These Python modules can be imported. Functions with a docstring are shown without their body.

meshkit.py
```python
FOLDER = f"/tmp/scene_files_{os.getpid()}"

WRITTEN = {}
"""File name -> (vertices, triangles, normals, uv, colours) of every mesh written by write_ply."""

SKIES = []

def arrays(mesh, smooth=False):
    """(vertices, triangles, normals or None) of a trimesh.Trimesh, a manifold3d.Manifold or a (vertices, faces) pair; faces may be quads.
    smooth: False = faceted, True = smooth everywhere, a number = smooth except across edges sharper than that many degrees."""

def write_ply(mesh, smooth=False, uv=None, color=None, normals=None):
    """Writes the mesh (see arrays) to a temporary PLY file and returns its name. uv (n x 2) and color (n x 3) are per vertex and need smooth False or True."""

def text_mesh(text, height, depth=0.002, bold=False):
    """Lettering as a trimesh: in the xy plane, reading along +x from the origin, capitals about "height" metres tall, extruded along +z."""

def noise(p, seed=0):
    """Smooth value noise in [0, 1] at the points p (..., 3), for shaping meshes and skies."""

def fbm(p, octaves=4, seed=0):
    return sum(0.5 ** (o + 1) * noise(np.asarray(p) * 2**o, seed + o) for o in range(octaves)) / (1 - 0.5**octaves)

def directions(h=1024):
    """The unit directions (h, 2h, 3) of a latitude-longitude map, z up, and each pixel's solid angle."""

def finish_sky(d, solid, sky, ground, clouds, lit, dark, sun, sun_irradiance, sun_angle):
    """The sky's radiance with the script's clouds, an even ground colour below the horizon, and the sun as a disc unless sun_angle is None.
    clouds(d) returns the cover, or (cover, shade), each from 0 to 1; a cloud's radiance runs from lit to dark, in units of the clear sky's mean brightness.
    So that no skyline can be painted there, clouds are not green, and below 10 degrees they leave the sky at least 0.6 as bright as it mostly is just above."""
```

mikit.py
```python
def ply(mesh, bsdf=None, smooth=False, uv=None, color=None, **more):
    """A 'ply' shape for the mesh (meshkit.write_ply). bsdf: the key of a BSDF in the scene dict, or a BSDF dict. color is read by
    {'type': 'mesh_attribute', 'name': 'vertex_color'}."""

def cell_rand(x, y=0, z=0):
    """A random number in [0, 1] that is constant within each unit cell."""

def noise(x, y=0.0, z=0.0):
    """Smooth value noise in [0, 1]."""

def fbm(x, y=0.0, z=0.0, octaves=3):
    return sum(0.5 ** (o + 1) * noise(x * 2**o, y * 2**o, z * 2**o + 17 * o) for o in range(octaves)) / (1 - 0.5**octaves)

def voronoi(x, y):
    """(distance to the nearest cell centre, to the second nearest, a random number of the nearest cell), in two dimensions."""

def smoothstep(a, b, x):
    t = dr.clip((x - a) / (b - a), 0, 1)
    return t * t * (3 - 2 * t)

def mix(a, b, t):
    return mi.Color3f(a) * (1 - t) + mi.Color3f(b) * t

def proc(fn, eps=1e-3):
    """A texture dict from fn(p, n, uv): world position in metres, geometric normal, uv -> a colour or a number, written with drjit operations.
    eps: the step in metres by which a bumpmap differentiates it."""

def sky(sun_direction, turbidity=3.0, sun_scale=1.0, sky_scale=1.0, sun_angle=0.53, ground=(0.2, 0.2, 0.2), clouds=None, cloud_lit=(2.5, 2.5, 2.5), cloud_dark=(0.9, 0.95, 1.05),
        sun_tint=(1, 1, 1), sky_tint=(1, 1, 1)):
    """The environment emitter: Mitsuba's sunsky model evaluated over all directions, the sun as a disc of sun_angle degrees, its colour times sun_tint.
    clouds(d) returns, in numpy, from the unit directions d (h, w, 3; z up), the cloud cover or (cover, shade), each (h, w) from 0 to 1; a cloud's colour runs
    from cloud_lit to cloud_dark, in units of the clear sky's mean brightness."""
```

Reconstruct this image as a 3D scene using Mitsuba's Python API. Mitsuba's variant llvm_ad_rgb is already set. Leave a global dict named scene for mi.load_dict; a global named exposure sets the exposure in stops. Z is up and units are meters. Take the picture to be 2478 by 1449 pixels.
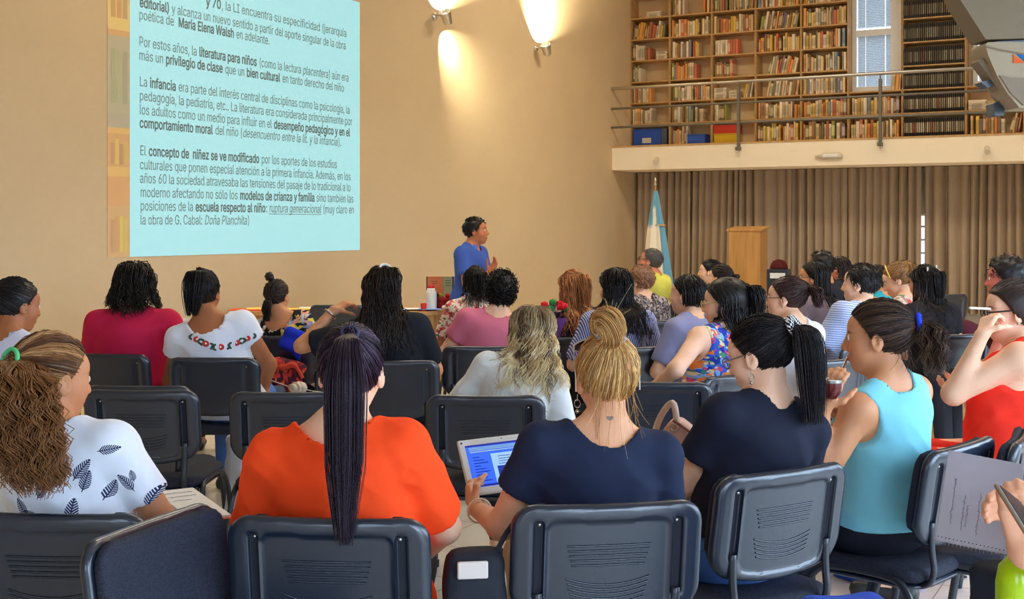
import math, random
import numpy as np, trimesh, manifold3d
import mitsuba as mi, drjit as dr
import mikit, meshkit
from shapely.geometry import Polygon, box as sbox
T = mi.ScalarTransform4f
scene, labels = {}, {}

# ---------------------------------------------------------------- camera, sky, large lights, exposure
CAM_Z, FPX, CXP, HOR = 1.5, 3000.0, 1239.0, 545.0      # eye height (m), focal length / centre column / horizon row of the 2478 x 1449 frame
scene['camera'] = {'type': 'perspective', 'fov_axis': 'x', 'fov': math.degrees(2 * math.atan(1239.0 / FPX)),
                   'principal_point_offset_y': (724.5 - HOR) / 1449.0, 'near_clip': 0.1, 'far_clip': 200.0,
                   'to_world': T().look_at(origin=[0, 0, CAM_Z], target=[0, 10, CAM_Z], up=[0, 0, 1])}
exposure = 1.02
def overcast(d):
    return np.full(d.shape[:2], 1.0), 0.35 + 0.3 * (meshkit.fbm(d * 3.0, 3) - 0.5)
scene['sky'] = mikit.sky([0.5, -0.4, 0.75], turbidity=4.0, sun_scale=0.0, sky_scale=15.5, clouds=overcast, cloud_lit=(2.1, 2.75, 3.55), cloud_dark=(1.4, 1.85, 2.45))
# room frame: origin in the corner at the front of the gallery shelves, "a" along the wall with the slide towards the camera, "b" along the shelf wall to the right
CORNER = np.array([1.86, 19.5]); NRM = math.hypot(1, .545)
UA = np.array([-.545, -1.0]) / NRM; UB = np.array([1.0, -.545]) / NRM
def W(a, b, z=0.0):
    q = CORNER + UA * a + UB * b
    return np.array([q[0], q[1], z])
ROOM_A, ROOM_B, CEIL = 23.0, 9.7, 5.7
WARM = [1.0, 0.86, 0.66]
ADDED_LAMPS = [(a, b) for a in (4.2, 10.4) for b in (2.8, 6.9)]  # unseen lamps, added to warm the front half of the room
ADDED_LAMP_POWER = 9.25
WALL_LAMP_POWER = 42.0
LAMP_TINT = [1.0, 0.93, 0.66]

# ---------------------------------------------------------------- helpers: names, meshes, materials
def P(px, py, Y):
    """The point at depth Y (m in front of the eye) on the line of sight of a measured position of the photograph."""
    return np.array([(px - CXP) / FPX * Y, Y, CAM_Z - (py - HOR) / FPX * Y])
_count = {}
def numbered(name):
    n = _count.get(name, 0); _count[name] = n + 1
    return name if n == 0 else f'{name}_{n:03d}'
def thing(name, label, category, group=None):
    key = numbered(name)
    labels[key] = {'label': label, 'category': category}
    if group: labels[key]['group'] = group
    return key
def part(parent, name, mesh, bsdf, smooth=35, color=None, tw=None, label=None, kind=None, uv=None):
    key = numbered(parent + '__' + name) if parent else name
    if isinstance(mesh, dict):
        d = dict(mesh)
    else:
        if color is not None:
            v = mesh.vertices if hasattr(mesh, 'vertices') else mesh[0]
            color = np.broadcast_to(np.asarray(color, float), (len(v), 3)) if np.ndim(color) == 1 else color
            if smooth not in (False, True): smooth = True
        d = mikit.ply(mesh, bsdf, smooth=smooth, color=color, uv=uv)
    if tw is not None: d['to_world'] = tw
    scene[key] = d
    if label or kind:
        labels[key] = {k: v for k, v in (('label', label), ('kind', kind)) if v}
    return key
def solo(name, mesh, bsdf, label, category, group=None, **kw):
    key = thing(name, label, category, group)
    part(None, key, mesh, bsdf, **kw)
    return key
def struct(name, mesh, bsdf, label=None, smooth=False, **kw):
    part(None, name, mesh, bsdf, smooth=smooth, **kw)
    labels[name] = {'kind': 'structure', **({'label': label} if label else {})}
    return name
def srgb(r, g, b):
    c = np.array([r, g, b]) / 255.0
    return np.where(c < .04045, c / 12.92, ((c + .055) / 1.055) ** 2.4)
def tm(v, f): return trimesh.Trimesh(np.asarray(v, float), np.asarray(f, int), process=False)
def cat(ms): return trimesh.util.concatenate([m if isinstance(m, trimesh.Trimesh) else man2tm(m) for m in ms])
def man2tm(m):
    x = m.to_mesh(); return tm(x.vert_properties[:, :3], x.tri_verts)
def frame_box(o, ex, ey, ez):
    """Box spanned from corner o by three edge vectors."""
    o, ex, ey, ez = map(lambda q: np.asarray(q, float), (o, ex, ey, ez))
    v = np.array([o + i * ex + j * ey + k * ez for i in (0, 1) for j in (0, 1) for k in (0, 1)])
    f = np.array([[0, 1, 3], [0, 3, 2], [4, 6, 7], [4, 7, 5], [0, 4, 5], [0, 5, 1], [2, 3, 7], [2, 7, 6], [0, 2, 6], [0, 6, 4], [1, 5, 7], [1, 7, 3]])
    if np.dot(np.cross(ex, ey), ez) < 0: f = f[:, ::-1]
    return tm(v, f)
def wbox(a0, a1, b0, b1, z0, z1):
    """Box in the room frame."""
    ua, ub = np.array([*UA, 0]), np.array([*UB, 0])
    return frame_box(W(a0, b0, z0), ua * (a1 - a0), ub * (b1 - b0), [0, 0, z1 - z0])
def rbox(sx, sy, sz, r, seg=10):
    """Rounded box centred at the origin."""
    s = manifold3d.Manifold.sphere(r, seg)
    return man2tm(manifold3d.Manifold.batch_hull([s.translate([x * (sx / 2 - r), y * (sy / 2 - r), z * (sz / 2 - r)]) for x in (-1, 1) for y in (-1, 1) for z in (-1, 1)]))
def lathe(prof, n=24):
    return trimesh.creation.revolve(np.asarray(prof, float), sections=n)
def tube(pts, r, sides=8, flat=None, closed=False):
    """Tube along a polyline; r a number or one per point; flat = (direction, factor) widens the section along a direction."""
    p = np.asarray(pts, float); n = len(p)
    t = np.gradient(p, axis=0) if not closed else np.roll(p, -1, 0) - np.roll(p, 1, 0)
    t /= np.linalg.norm(t, axis=1, keepdims=True) + 1e-12
    ref = np.array([0, 0, 1.0]) if np.abs(t[:, 2]).mean() < .8 else np.array([1.0, 0, 0])
    a = np.cross(t, ref); a /= np.linalg.norm(a, axis=1, keepdims=True) + 1e-12
    for i in range(1, n):                                   # parallel transport
        q = a[i - 1] - t[i] * np.dot(a[i - 1], t[i]); a[i] = q / (np.linalg.norm(q) + 1e-12)
    b = np.cross(t, a)
    ang = np.arange(sides) * 2 * np.pi / sides
    rr = np.broadcast_to(np.asarray(r, float), (n,))
    off = np.cos(ang)[None, :, None] * a[:, None] + np.sin(ang)[None, :, None] * b[:, None]
    if flat is not None:
        d = np.asarray(flat[0], float); d = d / np.linalg.norm(d)
        off = off + (off @ d)[..., None] * d * (flat[1] - 1)
    v = (p[:, None] + off * rr[:, None, None]).reshape(-1, 3)
    m = n if closed else n - 1
    i, j = np.meshgrid(np.arange(m), np.arange(sides), indexing='ij')
    i2 = (i + 1) % n
    q = np.stack([i * sides + j, i * sides + (j + 1) % sides, i2 * sides + (j + 1) % sides, i2 * sides + j], -1).reshape(-1, 4)
    f = np.vstack([q[:, [0, 1, 2]], q[:, [0, 2, 3]]])
    if not closed:
        v = np.vstack([v, p[:1], p[-1:]]); c0, c1 = n * sides, n * sides + 1; k = np.arange(sides)
        f = np.vstack([f, np.stack([(k + 1) % sides, k, k * 0 + c0], 1), np.stack([(n - 1) * sides + k, (n - 1) * sides + (k + 1) % sides, k * 0 + c1], 1)])
    return tm(v, f)
def smooth_path(pts, n):
    """Catmull-Rom through the points, n samples."""
    p = np.asarray(pts, float)
    p = np.vstack([2 * p[0] - p[1], p, 2 * p[-1] - p[-2]])
    u = np.linspace(0, len(p) - 3 - 1e-9, n); i = u.astype(int); t = (u - i)[:, None]
    a, b, c, d = p[i], p[i + 1], p[i + 2], p[i + 3]
    return .5 * (2 * b + (c - a) * t + (2 * a - 5 * b + 4 * c - d) * t ** 2 + (3 * b - a - 3 * c + d) * t ** 3)
def rot(axis, deg): return trimesh.transformations.rotation_matrix(math.radians(deg), axis)[:3, :3]
def moved(m, R=None, t=(0, 0, 0)):
    m = m.copy(); v = np.asarray(m.vertices)
    if R is not None: v = v @ np.asarray(R).T
    m.vertices = v + np.asarray(t); return m
def basis(x, y, z, o=(0, 0, 0)):
    M = np.eye(4); M[:3, 0], M[:3, 1], M[:3, 2], M[:3, 3] = x, y, z, o; return M
def apply(m, M):
    m = m.copy(); m.vertices = np.asarray(m.vertices) @ M[:3, :3].T + M[:3, 3]
    if np.linalg.det(M[:3, :3]) < 0: m.invert()
    return m

VC = {'type': 'mesh_attribute', 'name': 'vertex_color'}
def rgb(c): return {'type': 'rgb', 'value': [float(x) for x in c]}
def mat(name, color, rough=.5, spec=.5, **kw):
    scene[name] = {'type': 'twosided', 'bsdf': {'type': 'principled', 'base_color': color if isinstance(color, dict) else rgb(color), 'roughness': rough, 'specular': spec, **kw}}
mat('m_matte', VC, .85, .25)            # cloth, paint, paper: colour per vertex
mat('m_satin', VC, .45, .45)            # books, plastics, wood
mat('m_gloss', VC, .2, .5)
mat('m_hair', VC, .42, .35)
mat('m_skin', VC, .5, .4)
mat('m_steel', [.55, .53, .5], .3, .5, metallic=1.0)
mat('m_black_plastic', [.006, .012, .025], .30, .8, clearcoat=.6, clearcoat_gloss=.6)
mat('m_black_metal', [.02, .023, .03], .3, .5)
mat('m_black_cloth', [.016, .018, .026], .8, .3)
def f_wall(p, n, uv):
    k = mikit.fbm(p.x * 1.3, p.y * 1.3, p.z * 1.3) - .5
    g = mikit.fbm(p.x * 22, p.y * 22, p.z * 22) - .5
    return mi.Color3f(.60, .455, .275) * (1 + .10 * k + .03 * g)
mat('m_wall', mikit.proc(f_wall), .8, .2)
mat('m_wall_plain', [.62, .54, .42], .85, .2)
mat('m_ceiling', [.72, .68, .6], .9, .2)
mat('m_slab', [.84, .74, .57], .8, .2)
def f_tile(p, n, uv):
    c, s = UB[0], UB[1]
    u, v = (p.x * c + p.y * s) / .45, (p.x * -s + p.y * c) / .45
    fu, fv = u - dr.floor(u), v - dr.floor(v)
    joint = dr.minimum(dr.minimum(fu, 1 - fu), dr.minimum(fv, 1 - fv))
    k = mikit.fbm(p.x * 5, p.y * 5, 3.0) * .16 + .92 + .05 * (mikit.cell_rand(dr.floor(u), dr.floor(v)) - .5)
    return mikit.mix(mi.Color3f(.30, .26, .21), mi.Color3f(.60, .56, .49) * k, mikit.smoothstep(.004, .009, joint))
mat('m_tile', mikit.proc(f_tile), .17, .6)
def wood(c, scale=1.0, axis='z'):
    def fn(p, n, uv):
        q = (p.z if axis == 'z' else p.x)
        o = (p.x + p.y * .7 if axis == 'z' else p.z + p.y)
        g = mikit.fbm(o * 45 * scale, q * 2.5 * scale, 1.0)
        return mi.Color3f(*[float(x) for x in c]) * (.72 + .5 * g)
    return fn
mat('m_wood', mikit.proc(wood([.52, .27, .085])), .4, .4)
mat('m_shelf', mikit.proc(wood([.50, .30, .12], 1.0, 'x')), .5, .4)
mat('m_shelf_back', [.76, .57, .32], .7, .3)

# ---------------------------------------------------------------- implicit surfaces: smooth unions of tapered limbs, meshed by surface nets
def s_cap(a, b, r1, r2=None):
    a, b = np.asarray(a, np.float32), np.asarray(b, np.float32); r2 = r1 if r2 is None else r2
    ba = b - a; L = float(ba @ ba) + 1e-12
    def f(p):
        q = p - a; h = np.clip(q @ ba / L, 0, 1)
        q = q - h[:, None] * ba
        return np.sqrt(np.einsum('ij,ij->i', q, q)) - (r1 + (r2 - r1) * h)
    return f
def s_ell(c, r, R=None):
    c, r = np.asarray(c, np.float32), np.asarray(r, np.float32)
    def f(p):
        q = p - c
        if R is not None: q = q @ np.asarray(R, np.float32)
        k0 = np.sqrt(((q / r) ** 2).sum(1)); k1 = np.sqrt(((q / r ** 2) ** 2).sum(1)) + 1e-9
        return k0 * (k0 - 1) / k1
    return f
def smin(a, b, k):
    h = np.maximum(k - np.abs(a - b), 0) / k
    return np.minimum(a, b) - h * h * k * .25
def smax(a, b, k): return -smin(-a, -b, k)
def s_union(fs, k=.03):
    def f(p):
        d = fs[0](p)
        for g in fs[1:]: d = smin(d, g(p), k)
        return d
    return f
EDGES = [(0, 1), (2, 3), (4, 5), (6, 7), (0, 2), (1, 3), (4, 6), (5, 7), (0, 4), (1, 5), (2, 6), (3, 7)]
CORN = np.array([[i, j, k] for i in (0, 1) for j in (0, 1) for k in (0, 1)])
def net(f, lo, hi, h):
    lo, hi = np.asarray(lo, float), np.asarray(hi, float); H = 4 * h
    nc = np.ceil((hi - lo) / H).astype(int)
    ax = [np.arange(n + 1) for n in nc]
    g = np.stack(np.meshgrid(*ax, indexing='ij'), -1).reshape(-1, 3)
    C = f((lo + g * H).astype(np.float32)).reshape(nc + 1)
    M = np.abs(C) < H * 1.9
    act = np.zeros(nc, bool)
    for i, j, k in CORN: act |= M[i:nc[0] + i, j:nc[1] + j, k:nc[2] + k]
    nf = nc * 4 + 1
    D = np.repeat(np.repeat(np.repeat(np.where(C < 0, -1, 1).astype(np.float32), 4, 0), 4, 1), 4, 2)[:nf[0], :nf[1], :nf[2]]
    m = np.zeros(nf, bool)
    cell = np.repeat(np.repeat(np.repeat(act, 4, 0), 4, 1), 4, 2)
    for i, j, k in CORN: m[i:i + cell.shape[0], j:j + cell.shape[1], k:k + cell.shape[2]] |= cell
    idx = np.argwhere(m)
    D[m] = f((lo + idx * h).astype(np.float32))
    S = D < 0
    n = nf - 1
    cnt = sum(S[i:i + n[0], j:j + n[1], k:k + n[2]].astype(np.int8) for i, j, k in CORN)
    mixed = (cnt > 0) & (cnt < 8)
    cells = np.argwhere(mixed)
    if len(cells) == 0: return tm(np.zeros((0, 3)), np.zeros((0, 3)))
    ids = np.full(n, -1, np.int64); ids[mixed] = np.arange(len(cells))
    V = np.stack([D[cells[:, 0] + i, cells[:, 1] + j, cells[:, 2] + k] for i, j, k in CORN], 1)
    acc, num = np.zeros((len(cells), 3)), np.zeros(len(cells))
    for a, b in EDGES:
        x = (V[:, a] < 0) != (V[:, b] < 0)
        t = np.where(x, V[:, a] / np.where(x, V[:, a] - V[:, b], 1), 0)[:, None]
        acc += np.where(x[:, None], CORN[a] + t * (CORN[b] - CORN[a]), 0); num += x
    verts = lo + (cells + acc / num[:, None]) * h
    F = []
    for axis in range(3):
        o = [0, 0, 0]; o[axis] = 1
        A = S[:nf[0] - o[0], :nf[1] - o[1], :nf[2] - o[2]]; B = S[o[0]:, o[1]:, o[2]:]
        e = np.argwhere(A != B); u, v = (axis + 1) % 3, (axis + 2) % 3
        ok = (e[:, u] > 0) & (e[:, v] > 0) & (e[:, u] < n[u]) & (e[:, v] < n[v]); e = e[ok]
        q = []
        for du, dv in ((1, 1), (0, 1), (0, 0), (1, 0)):
            c = e.copy(); c[:, u] -= du; c[:, v] -= dv; q.append(ids[c[:, 0], c[:, 1], c[:, 2]])
        q = np.stack(q, 1); fl = ~A[e[:, 0], e[:, 1], e[:, 2]]
        q[fl] = q[fl][:, ::-1]
        q = q[(q >= 0).all(1)]
        F += [q[:, [0, 1, 2]], q[:, [0, 2, 3]]]
    return tm(verts, np.vstack(F))

# ---------------------------------------------------------------- the room
UA3, UB3, UZ = np.array([*UA, 0.]), np.array([*UB, 0.]), np.array([0., 0., 1.])
BW = -.34                                                  # the wall behind the shelves and the curtain
struct('floor', wbox(BW - .2, ROOM_A, 0, ROOM_B, -.1, 0), 'm_tile', 'polished beige tile floor under the rows of chairs')
struct('ceiling', wbox(BW - .2, ROOM_A, -.2, ROOM_B, CEIL, CEIL + .12), 'm_ceiling')
struct('wall_left', wbox(BW - .2, ROOM_A, -.2, 0, -.1, CEIL), 'm_wall', 'plain tan wall that carries the projected slide and the wall lamps')
def in_wall(holes, lo, hi, z1, fn):
    """A wall strip from lo to hi with rectangular holes (l, r, bottom, top), as boxes."""
    ms, at = [], lo
    for l, r, b, t in holes:
        ms.append(fn(at, l, -.1, z1)); ms.append(fn(l, r, -.1, b)); ms.append(fn(l, r, t, z1)); at = r
    ms.append(fn(at, hi, -.1, z1)); return cat(ms)
# right-hand wall, outside the frame: tall daylight windows
RW = [(a, a + 2.9, .12, 3.0) for a in (8.8, 12.6, 16.4)]
struct('wall_right', in_wall(RW, BW - .2, ROOM_A, CEIL, lambda a, b, z0, z1: wbox(a, b, ROOM_B, ROOM_B + .2, z0, z1)), 'm_wall_plain')
scene['m_pane'] = {'type': 'thindielectric', 'int_ior': 1.5, 'ext_ior': 1.0}
mat('m_white_frame', [.72, .72, .70], .4, .4)
for n, (a0, a1, z0, z1) in enumerate(RW):
    key = f'window_{n + 3}'; labels[key] = {'kind': 'structure'}
    m = [wbox(a0, a0 + .06, ROOM_B + .05, ROOM_B + .12, z0, z1), wbox(a1 - .06, a1, ROOM_B + .05, ROOM_B + .12, z0, z1), wbox(a0, a1, ROOM_B + .05, ROOM_B + .12, z0, z0 + .06), wbox(a0, a1, ROOM_B + .05, ROOM_B + .12, z1 - .06, z1)]
    m += [wbox(a0 + 1.27, a0 + 1.33, ROOM_B + .05, ROOM_B + .12, z0, z1), wbox(a0, a1, ROOM_B + .05, ROOM_B + .12, 2.5, 2.56)]
    part(key, 'frame', cat(m), 'm_white_frame', smooth=False)
# rear wall, behind the camera: daylight windows
REARW = [(b, b + 2.0, 1.0, 3.2) for b in (7.2,)]
struct('wall_rear', in_wall(REARW, -.2, ROOM_B + .2, CEIL, lambda b0, b1, z0, z1: wbox(ROOM_A, ROOM_A + .2, b0, b1, z0, z1)), 'm_wall')
for n, (b0, b1, z0, z1) in enumerate(REARW):
    key = f'window_{n + 6}'; labels[key] = {'kind': 'structure'}
    part(key, 'frame', cat([wbox(ROOM_A + .05, ROOM_A + .12, c, c + .06, z0, z1) for c in (b0, b0 + .97, b1 - .06)] + [wbox(ROOM_A + .05, ROOM_A + .12, b0, b1, c, c + .06) for c in (z0, 2.5, z1 - .06)]), 'm_white_frame', smooth=False)
# back wall with the two gallery windows
DIV = [0, .657, 1.34, 2.025, 2.712, 3.40, 4.158, 5.01, 5.76, 6.45, 7.1, 7.8]     # bookcase divisions along the shelf wall
ROWZ = [2.755 + .332 * k for k in range(9)]
GW = [(3.43, 3.98, ROWZ[2] + .05, 5.3), (5.10, 5.60, ROWZ[2] + .05, 4.35)]
LOWW = (4.24, 4.56, .90, 1.66)                               # a low window behind the gap between two curtains
struct('wall_back', in_wall([GW[0], LOWW, GW[1]], -.2, ROOM_B + .2, CEIL, lambda b0, b1, z0, z1: wbox(BW - .2, BW, b0, b1, z0, z1)), 'm_wall_plain', 'wall behind the gallery bookshelves')
mat('m_blind', [.78, .80, .80], .6, .3)
scene['m_blind_thin'] = {'type': 'principledthin', 'base_color': rgb([.36, .39, .41]), 'roughness': .6, 'diff_trans': .55, 'spec_trans': 0.0}
for n, (b0, b1, z0, z1) in enumerate(GW):
    key = f'window_{n + 1}'; labels[key] = {'kind': 'structure', 'label': ['tall gallery window with white venetian blinds between the bookcases', 'gallery window with blinds half hidden by the hanging projector'][n]}
    fr = [wbox(BW, BW + .10, b0 - .03, b0 + .03, z0 - .03, z1 + .03), wbox(BW, BW + .10, b1 - .03, b1 + .12, z0 - .03, z1 + .03), wbox(BW, BW + .10, b0, b1, z0 - .03, z0 + .04)]
    zt = z0 + .78
    fr.append(wbox(BW - .06, BW + .06, b0, b1, zt, zt + .09))
    part(key, 'frame', cat(fr), 'm_white_frame', smooth=False)
    part(key, 'pane', tm([W(BW - .1, b0, z0), W(BW - .1, b1, z0), W(BW - .1, b1, z1), W(BW - .1, b0, z1)], [[0, 1, 2], [0, 2, 3]]), 'm_pane', smooth=False)
    sl = []
    zz = z0 + .045
    while zz < z1 - .03:
        if not zt - .01 < zz < zt + .1:
            for c0, c1 in ((b0 + .04, b0 + .145), (b0 + .15, b1 - .125), (b1 - .115, b1 - .03)):
                sl.append(frame_box(W(BW + .015, c0, zz), UB3 * (c1 - c0), UA3 * .012 + UZ * .0245, UZ * .0012 - UA3 * .0006))
        zz += .0245
    part(key, 'blind_slats', cat(sl), 'm_blind_thin', smooth=False, kind='stuff')
labels['window_9'] = {'kind': 'structure', 'label': 'narrow bright window seen through the gap between two curtains'}
part('window_9', 'frame', cat([wbox(BW - .12, BW - .06, LOWW[0], LOWW[1], z, z + .025) for z in (.9, 1.09, 1.28, 1.47, 1.635)]), 'm_white_frame', smooth=False)
part('window_9', 'pane', tm([W(BW - .1, LOWW[0], .9), W(BW - .1, LOWW[1], .9), W(BW - .1, LOWW[1], 1.66), W(BW - .1, LOWW[0], 1.66)], [[0, 1, 2], [0, 2, 3]]), 'm_pane', smooth=False)
# gallery floor slab, its ledge rail, railing
SA = .70                                                    # front edge of the slab
struct('gallery_floor', wbox(-.34, SA, 0, ROOM_B, 2.337, 2.68), 'm_slab', 'cream edge of the gallery floor slab above the curtain')
struct('trim_1', wbox(SA - .03, SA + .012, 0, ROOM_B, 2.68, 2.70), 'm_shelf', 'thin wooden edge strip on top of the gallery slab')
rail = thing('gallery_railing', 'metal railing with a steel handrail and two lower bars along the gallery edge', 'railing')
mat('m_dark_rail', [.16, .15, .13], .4, .5, metallic=.6)
def at_slab(px):
    k = (px - CXP) / FPX; o = W(SA + .04, 0); t = (o[0] - k * o[1]) / (k * UB[1] - UB[0]); return t
RB1 = 9.0
part(rail, 'handrail', tube([W(SA + .03, 0, 3.575), W(SA + .03, RB1, 3.575)], .025, 10), 'm_steel')
for z in (3.27, 2.985):
    part(rail, 'bar', tube([W(SA + .03, 0, z), W(SA + .03, RB1, z)], .017, 8), 'm_dark_rail')
for px in (1787, 2130):
    b = at_slab(px)
    part(rail, 'post', cat([wbox(SA + .012, SA + .055, b - .02, b + .02, 2.58, 3.50), tube([W(SA + .03, b, 3.5), W(SA + .03, b, 3.56)], .008), wbox(SA, SA + .1, b - .03, b + .03, 2.58, 2.63)]), 'm_dark_rail', smooth=False)
# small lamps and spotlight on the slab's face
def slab_pt(px, py):
    b = at_slab(px); q = W(SA, b); return b, CAM_Z - (py - HOR) / FPX * q[1]
mat('m_cream_plastic', [.62, .55, .42], .4, .4)
b, z = slab_pt(2012, 377)
el = thing('emergency_light', 'cream emergency lamp with twin heads fixed to the gallery slab edge', 'lamp')
part(el, 'body', moved(apply(rbox(.30, .06, .09, .03), basis(UB3, UA3, UZ)), t=W(SA + .03, b, z)), 'm_cream_plastic')
part(el, 'lens', moved(apply(rbox(.22, .03, .05, .014), basis(UB3, UA3, UZ)), t=W(SA + .06, b - .01, z)), 'm_white_frame')
part(el, 'spout', tube([W(SA + .02, b - .22, z - .01), W(SA + .05, b - .17, z), W(SA + .03, b - .13, z + .005)], .025), 'm_cream_plastic')
for px, py, lab in ((1588, 388, 'small spotlight fixed to the gallery slab near the left wall'), (2388, 362, 'small spotlight fixed to the gallery slab at the right')):
    b, z = slab_pt(px, py)
    s = thing('slab_spotlight', lab, 'spotlight')
    part(s, 'base', moved(lathe([[0, -.01], [.035, -.01], [.035, .01], [0, .01]], 16), R=np.stack([UB3, UZ, UA3], 1), t=W(SA + .012, b, z + .02)), 'm_cream_plastic')
    part(s, 'head', tube([W(SA + .03, b, z + .015), W(SA + .07, b, z - .01), W(SA + .13, b + .02, z - .04)], [.02, .03, .036], 12), 'm_cream_plastic')

# ---------------------------------------------------------------- unseen ceiling lamps added for warm light and the two wall lamps
mat('m_lamp_trim', [.7, .7, .68], .4, .4)
for n, (a, b) in enumerate(ADDED_LAMPS):
    k = thing('added_ceiling_light', 'added ceiling light panel above the ' + ['front seats by the slide', 'front seats by the curtains', 'rear seats by the slide wall', 'rear seats by the windows'][n], 'ceiling light', 'added ceiling light panels')
    part(k, 'frame', cat([wbox(a - .49, a + .49, b - 1.04, b - 1.0, CEIL - .05, CEIL), wbox(a - .49, a + .49, b + 1.0, b + 1.04, CEIL - .05, CEIL), wbox(a - .49, a - .45, b - 1.0, b + 1.0, CEIL - .05, CEIL), wbox(a + .45, a + .49, b - 1.0, b + 1.0, CEIL - .05, CEIL)]), 'm_lamp_trim', smooth=False)
    q = [W(a - .45, b - 1, CEIL - .04), W(a + .45, b - 1, CEIL - .04), W(a + .45, b + 1, CEIL - .04), W(a - .45, b + 1, CEIL - .04)]
    m = tm(q, [[0, 1, 2], [0, 2, 3]])
    if m.face_normals[0][2] > 0: m.invert()
    kk = part(k, 'diffuser', m, 'm_lamp_trim', smooth=False)
    scene[kk]['emitter'] = {'type': 'area', 'radiance': rgb(np.array(WARM) * ADDED_LAMP_POWER)}
mat('m_chrome', [.75, .72, .66], .12, .5, metallic=1.0)
mat('m_bulb', [.9, .9, .85], .5, .3)
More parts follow.
